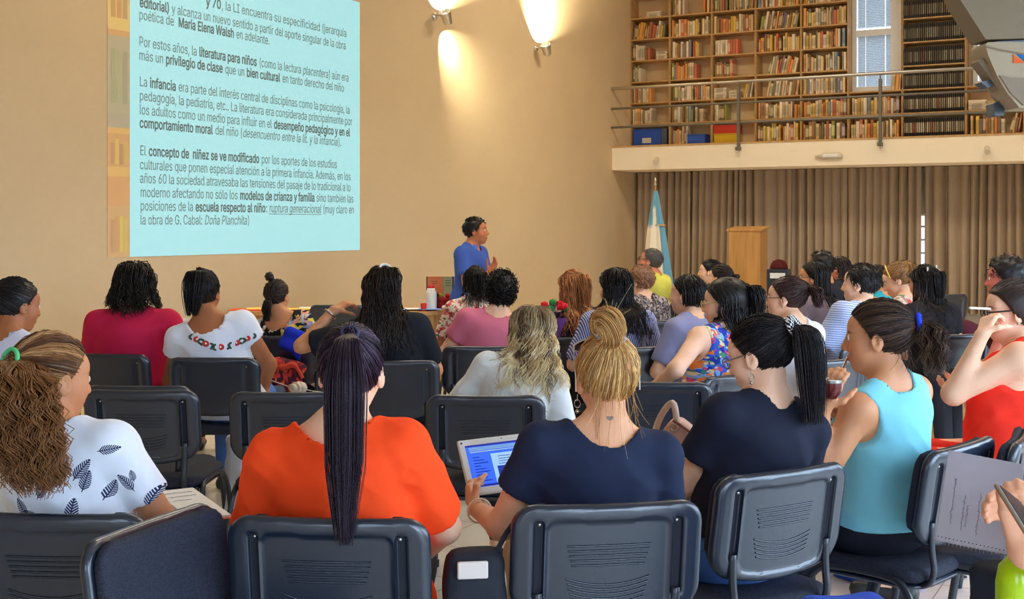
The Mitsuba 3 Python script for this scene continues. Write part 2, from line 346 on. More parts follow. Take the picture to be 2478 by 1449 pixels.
def wall_lamp(px, py, label, down):
    k = (px - CXP) / FPX; t = (CORNER[0] - CORNER[1] * k) / (.545 - k); a, Y = t * NRM, CORNER[1] - t
    z = CAM_Z - (py - HOR) / FPX * Y
    key = thing('wall_lamp', label, 'wall lamp', None)
    o = W(a, 0, z)
    n_ = UB3
    part(key, 'mount', moved(lathe([[0, 0], [.045, 0], [.045, .02], [.03, .035], [0, .035]], 20), R=np.stack([UA3, UZ, n_], 1), t=o), 'm_chrome')
    c = o + n_ * .17 + UZ * -.02
    part(key, 'arm', tube(smooth_path([o + n_ * .03, o + n_ * .08 + UZ * .01, c], 8), .014), 'm_chrome')
    ax = UZ * .76 + n_ * .10 + UA3 * .62; ax /= np.linalg.norm(ax)
    ex = np.cross(ax, UA3); ex /= np.linalg.norm(ex); ey = np.cross(ax, ex)
    cup = lathe([[.0, -.085], [.045, -.085], [.052, -.07], [.068, .07], [.065, .07], [.048, -.06], [0, -.06]], 24)
    part(key, 'shade', apply(cup, basis(ex, ey, ax, c)), 'm_chrome')
    bulb = lathe([[0, .05], [.045, .035], [.06, .02], [0, .02]], 20)
    kk = part(key, 'bulb', apply(bulb, basis(ex, ey, ax, c)), 'm_bulb')
    scene[kk]['emitter'] = {'type': 'area', 'radiance': rgb([14., 12., 7.])}
    top = c + UZ * .10 - n_ * .03
    scene[key + '_up_light'] = {'type': 'spot', 'intensity': rgb(np.array(LAMP_TINT) * WALL_LAMP_POWER), 'cutoff_angle': 60.0, 'beam_width': 12.0,
                               'to_world': T().look_at(origin=top.tolist(), target=(top + UZ * .8 - n_ * .36 - UA3 * .24).tolist(), up=[1, 0, 0])}
    if down:
        bot = c - UZ * .10 - UA3 * .05
        scene[key + '_down_light'] = {'type': 'spot', 'intensity': rgb(np.array(LAMP_TINT) * WALL_LAMP_POWER * .22), 'cutoff_angle': 42.0, 'beam_width': 6.0,
                                     'to_world': T().look_at(origin=bot.tolist(), target=(bot - UZ * .8 - n_ * .36 - UA3 * .95).tolist(), up=[1, 0, 0])}
wall_lamp(1050, 40, 'chrome wall lamp nearest the slide, casting light up and down the wall', True)
wall_lamp(1295, 117, 'chrome wall lamp nearest the bookshelves, casting light up the wall', False)

# ---------------------------------------------------------------- the slide on the wall: projected light as a glowing panel and painted bands
def wall_a(px):
    k = (px - CXP) / FPX; t = (CORNER[0] - CORNER[1] * k) / (.545 - k); return t * NRM, CORNER[1] - t
def wall_z(px, py): return CAM_Z - (py - HOR) / FPX * wall_a(px)[1]
slide = thing('projected_slide', 'lecture slide in pale cyan with grey Spanish text, a glowing panel on the tan wall', 'projected slide')
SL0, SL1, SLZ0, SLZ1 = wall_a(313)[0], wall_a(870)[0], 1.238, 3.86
def panel(a0, a1, z0, z1, off):
    m = tm([W(a0, off, z0), W(a1, off, z0), W(a1, off, z1), W(a0, off, z1)], [[0, 1, 2], [0, 2, 3]])
    if m.face_normals[0] @ UB3 < 0: m.invert()
    return m
def slide_mat(name, base): mat(name, base, .8, .2)
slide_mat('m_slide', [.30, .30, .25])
k = part(slide, 'glowing_text_field', panel(SL0, SL1, SLZ0, SLZ1, .004), 'm_slide', smooth=False)
scene[k]['emitter'] = {'type': 'area', 'radiance': rgb([.085, .275, .315])}  # projector light put in as the glow of this panel
strip = [(3.10, 3.86, (255, 222, 120)), (3.05, 3.10, (225, 165, 90)), (2.42, 3.05, (170, 185, 165)), (2.30, 2.42, (160, 175, 165)), (2.25, 2.30, (250, 195, 90)), (1.98, 2.25, (235, 170, 95)), (1.90, 1.98, (250, 200, 90)), (1.66, 1.90, (240, 165, 90)), (1.238, 1.66, (230, 180, 110))]
SA0, SA1 = wall_a(259)[0], SL0
for z0, z1, c in strip:
    part(slide, 'picture_band', panel(SA0, SA1, z0, z1, .003), 'm_matte', smooth=False, color=srgb(*c) * .45 + np.array([.60, .455, .275]) * .55)  # projected picture painted as colour, mixed with the wall tan
rng = np.random.default_rng(4)
for z0, z1, cs in ((3.2, 3.6, [(215, 165, 90), (225, 150, 80), (200, 160, 110)]), (2.5, 2.95, [(150, 185, 150), (165, 195, 160), (150, 170, 160)]), (2.0, 2.22, [(215, 150, 100), (245, 215, 80), (205, 140, 95), (240, 200, 70)]), (1.28, 1.6, [(215, 150, 105), (235, 160, 90), (245, 225, 70), (240, 215, 80)])):
    at = SA0 - .03
    for c in cs:
        w = (SA0 - SA1 - .05) / len(cs)
        part(slide, 'pictured_book', panel(at - w * .12, at - w * .9, z0, z1 - .06 * rng.random(), .0045), 'm_matte', smooth=False, color=srgb(*c) * .45 + np.array([.60, .455, .275]) * .5); at -= w  # books of the projected picture, painted the same way
mat('m_slide_text', [.24, .32, .32], .8, .2)
mat('m_slide_text_bold', [.16, .20, .20], .8, .2)
LINES = [  # start px, baseline at the start px (row), end px, [(text, style)]
    (497, 6, 838, [('y 70', 'b'), (', la LI encuentra su especificidad (jerarquía', '')]),
    (336, 8, 836, [('editorial)', 'b'), (' y alcanza un nuevo sentido a partir del aporte singular de la obra', '')]),
    (335, 38, 652, [('poética de  ', ''), ('María Elena Walsh', 'b'), (' en adelante.', '')]),
    (335, 103, 843, [('Por estos años, la ', ''), ('literatura para niños', 'b'), (' (como la lectura ', ''), ('placentera', 'i'), (') aún era', '')]),
    (335, 136, 832, [('más un ', ''), ('privilegio de clase', 'b'), (' que un ', ''), ('bien cultural', 'b'), (' en tanto derecho del niño', '')]),
    (336, 200, 846, [('La ', ''), ('infancia', 'b'), (' era parte del interés central de disciplinas como la psicología, la', '')]),
    (336, 234, 852, [('pedagogía, la pediatría, etc.. La literatura era considerada principalmente por', '')]),
    (336, 268, 847, [('los adultos como un medio para influir en el ', ''), ('desempeño pedagógico y en el', 'b')]),
    (336, 300, 825, [('comportamiento moral', 'b'), (' del niño (', ''), ('desencuentro entre la lit. y la infancia', 'i'), (').', '')]),
    (337, 367, 815, [('El ', ''), ('concepto de  niñez se ve modificado', 'b'), (' por los aportes de los estudios', '')]),
    (337, 401, 848, [('culturales que ponen especial atención a la primera infancia. Además, en los', '')]),
    (337, 434, 848, [('años 60 la sociedad atravesaba las tensiones del pasaje de lo tradicional a lo', '')]),
    (338, 468, 855, [('moderno afectando no sólo los ', ''), ('modelos de crianza y familia', 'b'), (' sino también las', '')]),
    (338, 501, 856, [('posiciones de la ', ''), ('escuela respecto al niño', 'b'), (': ', ''), ('ruptura generacional ', 'iu'), ('(muy claro en', '')]),
    (338, 535, 603, [('la obra de G. Cabal: ', ''), ('Doña Planchita', 'i'), (')', '')])]
def text_seg(s, style, h):
    lead = len(s) - len(s.lstrip()); body = s.strip()
    m = meshkit.text_mesh(body, h, .001, bold='b' in style)
    m.vertices[:, 0] += lead * h * .42
    if 'i' in style: m.vertices[:, 0] += m.vertices[:, 1] * .2
    w = m.bounds[1][0]
    if 'u' in style: m = cat([m, moved(trimesh.creation.box([w, h * .07, .001]), t=[w / 2, -h * .2, .0005])])
    return m, w + h * .12 + (len(s) - len(s.rstrip())) * h * .38
for sx, sy, ex, segs in LINES:
    a0, a1, z = wall_a(sx)[0], wall_a(ex)[0], wall_z(sx, sy + 8)
    ms, at, h = [], 0.0, .082
    for s, st in segs:
        m, w = text_seg(s, st, h); m.vertices[:, 0] += at; at += w; ms.append((m, st))
    sc = (a0 - a1) / at
    for bold in (False, True):
        g = [m for m, st in ms if ('b' in st) == bold]
        if g:
            m = cat(g); v = np.asarray(m.vertices)
            m.vertices = W(a0, .0055, z) - UA3 * (v[:, :1] * sc) + UZ * v[:, 1:2] + UB3 * v[:, 2:]
            part(slide, 'text_line', m, 'm_slide_text_bold' if bold else 'm_slide_text', smooth=False, kind='stuff')

# ---------------------------------------------------------------- bookcases along the gallery wall
ORD = ['first', 'second', 'third', 'fourth', 'fifth', 'sixth', 'seventh', 'eighth', 'ninth', 'tenth']
def nth(i): return ORD[i] if i < 10 else f'{i + 1}{"th" if 10 <= i % 100 < 20 else {0: "st", 1: "nd", 2: "rd"}.get(i % 10, "th")}'
BAY_TXT = ['bookcase in the corner by the tan wall', 'second bookcase from the corner', 'third bookcase from the corner', 'fourth bookcase from the corner', 'bookcase left of the blinds window', 'low bookcase under the blinds window', 'tall case of dark video boxes', 'low bookcase under the right window', 'bookcase behind the hanging projector']
SHELF_TXT = ['bottom shelf'] + [f'{ORD[q]} shelf up' for q in range(1, 9)]
BAY_SHORT = ['corner bookcase', 'second bookcase', 'third bookcase', 'fourth bookcase', 'bookcase left of the window', 'low bookcase under the window', '', 'low bookcase behind the projector', '']
FULL = {0, 1, 2, 3, 4, 6}
for i in range(9):
    b0, b1 = DIV[i], DIV[i + 1]
    top = 8 if i in FULL or i == 8 else 2
    key = thing('bookcase', 'honey wood ' + BAY_TXT[i] + ' on the gallery', 'bookcase', 'bookcases along the gallery wall')
    part(key, 'back_panel', wbox(-.33, -.31, b0, b1, 2.69, ROWZ[top] + .01), 'm_shelf_back', smooth=False)
    for s in (b0 + .002, b1 - .014):
        part(key, 'side_panel', wbox(-.31, 0, s, s + .012, 2.685, ROWZ[top] + .011), 'm_shelf', smooth=False)
    for k in range(top + 1):
        part(key, 'shelf', wbox(-.31, .002, b0 + .014, b1 - .014, ROWZ[k] - .02, ROWZ[k]), 'm_shelf', smooth=False)
    part(key, 'plinth', wbox(-.30, -.015, b0 + .014, b1 - .014, 2.685, ROWZ[0] - .02), 'm_shelf', smooth=False)
COLS = {'white': [(232, 222, 200), (214, 208, 190), (240, 232, 215)], 'cream': [(226, 200, 150), (214, 184, 130)], 'red': [(170, 40, 30), (140, 30, 28), (195, 60, 40)], 'orange': [(224, 120, 40), (232, 150, 60)],
        'yellow': [(230, 190, 60), (210, 170, 40)], 'green': [(70, 100, 50), (110, 140, 50), (40, 80, 60)], 'blue': [(60, 90, 130), (90, 140, 175), (40, 55, 100)], 'brown': [(110, 65, 40), (90, 55, 35), (140, 90, 55)], 'black': [(40, 36, 34), (55, 45, 40)], 'grey': [(130, 125, 115), (95, 95, 95)], 'purple': [(95, 50, 85), (110, 60, 75)]}
CN = list(COLS)
PAL = {'mix': [.27, .2, .08, .07, .1, .06, .06, .07, .06, .03, .01], 'warm': [.26, .26, .07, .11, .14, .03, .02, .08, .02, .02, 0], 'pale': [.5, .22, .04, .06, .06, .02, .02, .02, .02, .04, 0], 'dark': [.08, .05, .15, .05, .04, .1, .14, .16, .15, .06, .02],
       'whites': [1] + [0] * 10, 'reds': [0, 0, .8, 0, 0, 0, 0, .2, 0, 0, 0], 'greens': [.3, 0, 0, 0, 0, .5, 0, 0, .2, 0, 0]}
# (bay, row): list of (from, to, palette, kind) along the shelf; kind: s standing, l leaning left to right, f lying in a pile
SPEC = {(0, 0): [], (0, 1): [(.03, .6, 'pale', 's')], (0, 2): [(.03, .58, 'pale', 's')], (0, 3): [(.02, .27, 'greens', 's')], (0, 4): [(.02, .5, 'mix', 's'), (.66, .98, 'whites', 'f')], (0, 5): [(.02, .85, 'mix', 'l')], (0, 6): [(.4, .95, 'whites', 'f')], (0, 7): [(.1, .8, 'mix', 's')],
        (1, 0): [(.02, .4, 'pale', 's'), (.9, .98, 'whites', 'l')], (1, 1): [(.02, .84, 'mix', 's')], (1, 2): [(.02, .97, 'mix', 's')], (1, 3): [(.02, .66, 'mix', 's')], (1, 4): [(.03, .68, 'warm', 's')], (1, 5): [(.02, .98, 'warm', 's')], (1, 6): [(.02, .42, 'mix', 's'), (.8, .98, 'warm', 's')], (1, 7): [(.1, .9, 'mix', 's')],
        (2, 0): [], (2, 1): [(.02, .34, 'greens', 's'), (.86, .98, 'whites', 'l')], (2, 2): [(.02, .34, 'whites', 'f'), (.38, .64, 'whites', 'f'), (.7, .97, 'pale', 'l')], (2, 3): [(.02, .5, 'dark', 's')], (2, 4): [(.03, .34, 'whites', 's'), (.35, .7, 'reds', 's')], (2, 5): [(.02, .97, 'mix', 's')], (2, 6): [(.02, .97, 'dark', 's')], (2, 7): [(.1, .9, 'mix', 's')],
        (3, 0): [(.02, .98, 'mix', 's')], (3, 1): [(.02, .98, 'warm', 's')], (3, 2): [(.22, .97, 'mix', 'l')], (3, 3): [(.24, .97, 'mix', 'l')], (3, 4): [(.02, .98, 'warm', 's')], (3, 5): [(.05, .98, 'mix', 'l')], (3, 6): [(.02, .98, 'mix', 's')], (3, 7): [(.1, .9, 'mix', 's')],
        **{(4, r): [(.02, .98, p, 's')] for r, p in enumerate(['dark', 'mix', 'mix', 'mix', 'mix', 'mix', 'pale'])},
        (5, 0): [(.02, .98, 'mix', 's')], (5, 1): [(.04, .96, 'mix', 's')], (5, 2): [(.82, .97, 'cream2', 'l')],
        (7, 0): [(.06, .7, 'warm', 's'), (.74, .95, 'mix', 'l')], (7, 1): [(.02, .6, 'whites', 'f')]}
PAL['cream2'] = [.2, .6, 0, .2, 0, 0, 0, 0, 0, 0, 0]
R = np.random.default_rng(11)
def book_mesh(w, d, h, col):
    """Cover with a rounded spine towards the room, and the pages' block set in; colour per vertex."""
    c = [(-w / 2, -d), (w / 2, -d), (w / 2, -.008), (w * .3, 0), (-w * .3, 0), (-w / 2, -.008)]
    n = len(c); v = [(x, y, z) for z in (0, .18 * h, .2 * h, .74 * h, .8 * h, h) for x, y in c]
    f = []
    for k in range(5):
        for i in range(n):
            a, b_, c_, d_ = k * n + i, k * n + (i + 1) % n, (k + 1) * n + (i + 1) % n, (k + 1) * n + i
            f += [[a, b_, c_], [a, c_, d_]]
    for i in range(1, n - 1): f += [[0, i + 1, i], [5 * n, 5 * n + i, 5 * n + i + 1]]
    return np.array(v, float), np.array(f)
books = []
for (i, k), runs in SPEC.items():
    b0, b1 = DIV[i] + .016, DIV[i + 1] - .016
    j = 0
    for lo, hi, pal, kind in runs:
        at, end = b0 + (b1 - b0) * lo, b0 + (b1 - b0) * hi
        z = ROWZ[k] + .0005
        tilt = 0
        while at < end - .02:
            w = R.uniform(.022, .052) if pal not in ('whites', 'reds') else .042
            h = R.uniform(.19, .275) if pal not in ('whites', 'reds') else .225; d = R.uniform(.16, .23)
            name = CN[R.choice(11, p=np.array(PAL[pal]) / sum(PAL[pal]))]
            col = srgb(*COLS[name][R.integers(len(COLS[name]))]) * R.uniform(.8, 1.1) * .74 + srgb(214, 176, 122) * .26
            if kind == 'f':
                n_, L = int(R.integers(4, 8)), min(.24, end - at - .01)
                for q in range(n_):
                    th = R.uniform(.018, .03)
                    v, f = book_mesh(th, .2, L - R.uniform(0, .02), col)
                    v = np.stack([v[:, 2] + at, v[:, 1] - .02, v[:, 0] + th / 2 + z], 1); z += th + .0005
                    if z > ROWZ[k] + .25: break
                    books.append((i, k, j, 'white', 'lying in a pile', v, f[:, ::-1], col)); j += 1
                z = ROWZ[k] + .0005; at = end; continue
            v, f = book_mesh(w - .002, d, h, col)
            if kind == 'l':
                if tilt == 0: tilt = R.uniform(.12, .32); side = 1
                if R.random() < .12: tilt = R.uniform(.04, .25)
                c_, s_ = math.cos(tilt), math.sin(tilt)
                x = v[:, 0] + w / 2; zz = v[:, 2].copy()
                v = np.stack([x * c_ + zz * s_ * 1.0, v[:, 1], zz * c_ - x * s_ + w * s_], 1)
                v[:, 0] += at; at += w / c_ + .001
                if v[:, 0].max() > b1: break
                v[:, 2] += z; v[:, 1] -= R.uniform(.01, .05)
                books.append((i, k, j, name, 'leaning', v, f, col))
            else:
                v[:, 0] += at + w / 2; v[:, 2] += z; v[:, 1] -= R.uniform(.008, .05); at += w
                if R.random() < .05: at += .03
                if at > end + .01: break
                books.append((i, k, j, name, 'standing', v, f, col))
            j += 1
def book_col(v, n, col, seed):
    c = np.tile(col, (n, 1)); r = np.random.default_rng(seed)
    lab = np.clip(col * .35 if col.mean() > .25 else col * 3 + .18, 0, .8)
    if r.random() < .6: c[6 * 2:6 * 4] = c[6 * 2:6 * 4] * .45 + lab * .55
    return c
rank = sorted(range(len(books)), key=lambda q: (books[q][1] >= 6, books[q][0] in (0, 1) and books[q][1] in (1, 2), -books[q][0]))
keep, rest = set(rank[:300]), []
def to_room(v): return CORNER_3 + v[:, 1:2] * UA3 + v[:, :1] * UB3 + v[:, 2:3] * UZ
CORNER_3 = np.array([*CORNER, 0.])
for q, (i, k, j, name, how, v, f, col) in enumerate(books):
    m = tm(to_room(v), f[:, ::-1]); c = book_col(v, len(v), col, q)
    if q in keep:
        key = thing('book', f'{name} book, {nth(j)} from left, {SHELF_TXT[k]}, {BAY_SHORT[i]}', 'book', 'books on the gallery shelves')
        part(None, key, m, 'm_satin', smooth=False, color=c)
    else: rest.append((m, c))
if rest:
    key = thing('small_book', 'remaining small books on the palest and topmost gallery shelves', 'book'); labels[key]['kind'] = 'stuff'
    part(None, key, cat([m for m, _ in rest]), 'm_satin', smooth=False, color=np.vstack([c for _, c in rest]))
# video cases: thirty to a shelf
b0, b1 = DIV[6] + .02, DIV[7] - .02
vmesh, N = {}, 29
for k in range(8):
    for j in range(N):
        x = b0 + (b1 - b0) * (j + .5) / N; w = (b1 - b0) / N - .003
        if k == 7 and j % 3 == 0: continue
        v, f = book_mesh(w, .12, .245, None)
        v[:, 0] += x; v[:, 2] += ROWZ[k] + .0005; v[:, 1] -= .01 + .006 * R.random()
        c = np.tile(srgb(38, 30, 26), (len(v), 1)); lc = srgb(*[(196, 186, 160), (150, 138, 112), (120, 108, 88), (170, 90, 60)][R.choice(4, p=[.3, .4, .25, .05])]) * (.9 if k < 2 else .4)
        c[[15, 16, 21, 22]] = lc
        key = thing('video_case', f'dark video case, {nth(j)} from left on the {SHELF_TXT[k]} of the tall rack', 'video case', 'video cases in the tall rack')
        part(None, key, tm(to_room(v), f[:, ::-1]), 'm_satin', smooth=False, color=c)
def bin_box(key, a0, a1, b0, b1, z0, h, col, lab=None):
    """Open plastic or cardboard box: walls with a rim."""
    t = .006
    m = cat([wbox(a0, a1, b0, b1, z0, z0 + t), wbox(a0, a0 + t, b0, b1, z0, z0 + h), wbox(a1 - t, a1, b0, b1, z0, z0 + h), wbox(a0, a1, b0, b0 + t, z0, z0 + h), wbox(a0, a1, b1 - t, b1, z0, z0 + h)])
    part(key, 'box', m, 'm_satin', smooth=False, color=col)
    part(key, 'rim', cat([wbox(a1, a1 + .008, b0 - .004, b1 + .004, z0 + h - .02, z0 + h), wbox(a0, a1, b0 - .004, b0, z0 + h - .02, z0 + h), wbox(a0, a1, b1, b1 + .004, z0 + h - .02, z0 + h)]), 'm_satin', smooth=False, color=np.asarray(col) * .8)
    if lab: part(key, 'label', wbox(a1 + .0005, a1 + .002, *lab), 'm_matte', smooth=False, color=srgb(200, 195, 185))
z = ROWZ[0] + .0005
k = thing('storage_box', 'large blue plastic box with a white label on the bottom shelf in the corner', 'box'); bin_box(k, -.28, -.03, .04, .50, z, .25, srgb(30, 70, 165), (.19, .34, z + .03, z + .11)); part(k, 'end', wbox(-.28, -.04, .503, .60, z, z + .25), 'm_satin', smooth=False, color=srgb(60, 70, 85))
k = thing('storage_box', 'small blue plastic box between books on the bottom shelf', 'box'); bin_box(k, -.26, -.03, .94, 1.22, z, .14, srgb(30, 75, 170))
k = thing('storage_box', 'yellow box under the red box on the bottom shelf', 'box'); bin_box(k, -.28, -.02, 1.37, 1.73, z, .135, srgb(205, 165, 20))
k = thing('storage_box', 'red box on top of the yellow box on the bottom shelf', 'box'); bin_box(k, -.28, -.02, 1.37, 1.73, z + .136, .13, srgb(185, 45, 30))

# ---------------------------------------------------------------- curtains under the gallery
def f_cloth(base, k=.1, s=260):
    def fn(p, n, uv):
        g = mikit.fbm(p.x * s, p.y * s, p.z * s, 2) - .5
        return mi.Color3f(*[float(x) for x in base]) * (1 + k * g)
    return fn
mat('m_curtain', mikit.proc(f_cloth(srgb(168, 148, 124), .12, 90)), .9, .2, sheen=.3)
rc = np.random.default_rng(21)
def curtain(b0, b1, label, z0=.27):
    n = int((b1 - b0) / .0125); u = np.linspace(b0, b1, n)
    ph = np.cumsum(np.interp(u, np.arange(b0 - .1, b1 + .3, .17), rc.uniform(.62, 1.5, len(np.arange(b0 - .1, b1 + .3, .17)))) * .0125 * 2 * math.pi / .135) + rc.uniform(0, 6)
    amp = .115 * (.72 + .28 * np.sin(u * 7 + rc.uniform(0, 6)))
    zs = np.linspace(z0, 2.33, 9); rows = []
    for z in zs:
        q = (z - z0) / (2.33 - z0); soft = .65 + .45 * (1 - q)
        s = 2 * np.abs(np.sin(.5 * ph + .18 * math.sin(q * 3 + b0) * (1 - q))) ** .75 - 1
        a = -.17 + amp * soft * s + .012 * np.sin(ph * .37 + 2 * q)
        bb = u + .006 * np.cos(ph) * soft + (.03 * (1 - q) * math.sin(b0 * 5)) * np.sin((u - b0) / (b1 - b0) * math.pi)
        rows.append(CORNER_3 + a[:, None] * UA3 + bb[:, None] * UB3 + z * UZ)
    v = np.vstack(rows); k = len(zs); i, j = np.meshgrid(np.arange(k - 1), np.arange(n - 1), indexing='ij')
    q = np.stack([i * n + j, i * n + j + 1, (i + 1) * n + j + 1, (i + 1) * n + j], -1).reshape(-1, 4)
    f = np.vstack([q[:, [0, 1, 2]], q[:, [0, 2, 3]]])
    back = v - UA3 * .003
    key = thing('curtain', label, 'curtain', 'pleated curtains under the gallery')
    part(key, 'cloth', tm(np.vstack([v, back]), np.vstack([f, f[:, ::-1] + len(v)])), 'm_curtain', smooth=True)
    part(key, 'hem', tm(np.vstack([rows[0] + UA3 * .004, rows[0] + UA3 * .004 + UZ * .05]), np.vstack([q[:n - 1][:, [0, 1, 2]], q[:n - 1][:, [0, 2, 3]]])), 'm_curtain', smooth=True)
def at_shelf(px):
    k = (px - CXP) / FPX; return (k * CORNER[1] - CORNER[0]) / (UB[0] - k * UB[1])
cd = [.03, .95, 1.75, 2.55, 3.35, at_shelf(2225), at_shelf(2226) + .02, 4.75, 5.5, 6.4, 7.6]
ct = ['nearest the tan wall, behind the flag', 'between the flag and the lectern', 'right behind the lectern', 'right of the lectern', 'left of the bright gap', None, 'right of the bright gap', 'behind the empty chair at the right', 'at the right edge of the photo', 'just beyond the right edge of the photo']
for i in range(len(cd) - 1):
    if ct[i]: curtain(cd[i], cd[i + 1], 'taupe pleated curtain ' + ct[i])
solo('curtain_track', wbox(-.26, -.235, .02, 7.6, 2.31, 2.336), 'm_dark_rail', 'dark curtain track under the gallery slab', 'curtain track', smooth=False)
struct('baseboard_back', wbox(BW, BW + .02, 0, ROOM_B, 0, .12), 'm_dark_rail', 'dark baseboard below the curtains')
struct('baseboard_left', wbox(BW, ROOM_A, 0, .015, 0, .09), 'm_shelf_back')
# the window behind the gap between the curtains

# ---------------------------------------------------------------- lectern, flag, front desk and what stands on it
def obox(c, sx, sy, sz, yaw=0, z0=None, bev=.004):
    """Bevelled box, c = centre of its base."""
    m = rbox(sx, sy, sz, bev, 6) if bev else trimesh.creation.box([sx, sy, sz])
    return moved(m, R=rot([0, 0, 1], yaw), t=np.asarray(c, float) + [0, 0, sz / 2])
lc = P(1810, 650, 17.2); lc[2] = 0
ly = -math.degrees(math.atan(.545)) + 4
k = thing('lectern', 'plain light wood lectern standing in front of the curtain', 'lectern')
Rl = rot([0, 0, 1], ly)
def lm(m, t): return moved(m, R=Rl, t=lc + Rl @ np.asarray(t, float))
part(k, 'front_panel', lm(rbox(.44, .03, 1.40, .004, 6), [0, -.19, .73]), 'm_wood', smooth=False)
for s in (-1, 1): part(k, 'side_panel', lm(rbox(.03, .40, 1.40, .004, 6), [s * .205, .02, .73]), 'm_wood', smooth=False)
tp = moved(rbox(.50, .46, .03, .005, 6), R=rot([1, 0, 0], 5), t=[0, .01, 1.452])
part(k, 'top', lm(tp, [0, 0, 0]), 'm_wood', smooth=False)
part(k, 'base', lm(rbox(.50, .46, .04, .005, 6), [0, .01, .021]), 'm_wood', smooth=False)
part(k, 'shelf', lm(rbox(.38, .36, .02, .004, 6), [0, .02, 1.15]), 'm_wood', smooth=False)

fb = P(1586, 540, 17.9); fb[2] = 0
k = thing('flag', 'furled ceremonial flag in light blue and white on a pole with a gilt finial', 'flag')
part(k, 'base', moved(lathe([[0, 0], [.17, 0], [.17, .02], [.06, .05], [.03, .12], [0, .12]], 28), t=fb), 'm_steel')
part(k, 'pole', tube([fb + UZ * .05, fb + UZ * 2.08], .014, 10), 'm_wood')
part(k, 'finial', moved(lathe([[0, 0], [.02, .005], [.025, .03], [.012, .05], [.022, .08], [.0, .16]], 16), t=fb + UZ * 2.07), 'm_chrome')
na, nz = 72, 26; v, c = [], []
LB, WH = srgb(110, 165, 195), srgb(232, 224, 205)
for i in range(nz):
    q = i / (nz - 1); z = 2.0 - q * 1.72
    wx = .04 + .34 * q ** .8; wy = .03 + .12 * q ** .8; off = .02 + .10 * q
    for j in range(na):
        th = j / na * 2 * math.pi
        fold = 1 + .22 * math.sin(th * 7 + q * 2) * min(1, q * 3) + .08 * math.sin(th * 13 + 1)
        x = math.cos(th)
        v.append(fb + UB3 * (off * .3 + wx * x * fold * .62) + UA3 * (wy * math.sin(th) * fold) + UZ * z)
        side = x * .9 + .12 * math.sin(q * 9) + .12 * math.sin(th * 3)
        blue = (side > .66) or (q < .30 and side > -.75 and (side < -.2 or side > .25)) or (q < .16)
        c.append(LB if blue else WH)
f = []
for i in range(nz - 1):
    for j in range(na):
        a, b_, c_, d_ = i * na + j, i * na + (j + 1) % na, (i + 1) * na + (j + 1) % na, (i + 1) * na + j
        f += [[a, b_, c_], [a, c_, d_]]
part(k, 'cloth', tm(v, f), 'm_matte', color=np.array(c), smooth=True)
part(k, 'tie', tube([fb + UB3 * (.06 + .085 * math.cos(t)) + UA3 * .06 * math.sin(t) + UZ * 1.50 for t in np.linspace(0, 6.28, 20)], .014, 8), 'm_satin', color=srgb(200, 160, 100))

# black amplifier with a cap on it, right of the lectern
ac = P(1885, 700, 15.6); ac[2] = 0
k = thing('loudspeaker', 'black loudspeaker box with a white strip, standing right of the lectern', 'loudspeaker')
part(k, 'cabinet', obox(ac, .27, .25, .95, -20), 'm_black_plastic', smooth=False)
part(k, 'strip', moved(rbox(.19, .008, .07, .003, 6), R=rot([0, 0, 1], -20), t=ac + rot([0, 0, 1], -20) @ np.array([0, -.127, .87])), 'm_white_frame')
part(k, 'grille', moved(rbox(.22, .01, .6, .004, 6), R=rot([0, 0, 1], -20), t=ac + rot([0, 0, 1], -20) @ np.array([0, -.126, .45])), 'm_black_cloth')
solo('knitted_cap', moved(lathe([[.105, 0], [.112, .02], [.10, .06], [.07, .1], [.02, .12], [0, .122]], 20), t=ac + UZ * .951), 'm_matte', 'dark red cap lying on the black loudspeaker', 'cap', color=srgb(75, 22, 26), smooth=True)

# front desk: a long counter with a rounded front end
DY = 11.05; DZ = .75
dl, dr_ = P(588, 0, DY)[0], P(1056, 0, DY)[0]
def stadium(x0, x1, y0, y1, r, n=14):
    pts = [(x0, y0)] + [(x1 - r + r * math.sin(t), y0 + r - r * math.cos(t)) for t in np.linspace(0, math.pi / 2, n)] + [(x1, y1), (x0, y1)]
    return Polygon(pts)
k = thing('desk', 'long light wood front desk with a rounded end beside the speaker', 'desk')
part(k, 'desktop', moved(trimesh.creation.extrude_polygon(stadium(dl, dr_ + .12, DY - .25, DY + .36, .30), .035, engine='earcut'), t=[0, 0, DZ - .035]), 'm_wood', smooth=False)
outer, inner = stadium(dl + .05, dr_ + .06, DY - .19, DY + .32, .27), stadium(dl - .05, dr_ + .04, DY - .17, DY + .36, .25)
part(k, 'front_panel', moved(trimesh.creation.extrude_polygon(outer.difference(inner), DZ - .095, engine='earcut'), t=[0, 0, .06]), 'm_wood', smooth=False)
part(k, 'plinth', moved(trimesh.creation.extrude_polygon(stadium(dl + .1, dr_, DY - .12, DY + .28, .24), .06, engine='earcut'), t=[0, 0, .0]), 'm_black_plastic', smooth=False)
def on_desk(px, Y=DY): q = P(px, 0, Y); q[2] = DZ + .0005; return q
k = thing('thermos', 'white plastic thermos with a red lid on the front desk', 'thermos'); o = on_desk(1043, 10.95)
part(k, 'body', moved(lathe([[0, 0], [.048, 0], [.05, .012], [.05, .15], [.046, .165], [.036, .178], [.034, .195], [0, .195]], 28), t=o), 'm_satin', color=srgb(225, 222, 215))
part(k, 'lid', moved(lathe([[0, .195], [.027, .195], [.029, .20], [.029, .215], [.02, .222], [0, .222]], 24), t=o), 'm_satin', color=srgb(205, 35, 45))
part(k, 'foot_ring', moved(lathe([[0, .0], [.052, .0], [.053, .012], [.0505, .016], [0, .016]], 28), t=o), 'm_satin', color=srgb(195, 35, 45))
k = thing('mate_cup', 'red mate cup with a metal straw beside the thermos', 'cup'); o = on_desk(1025, 10.85)
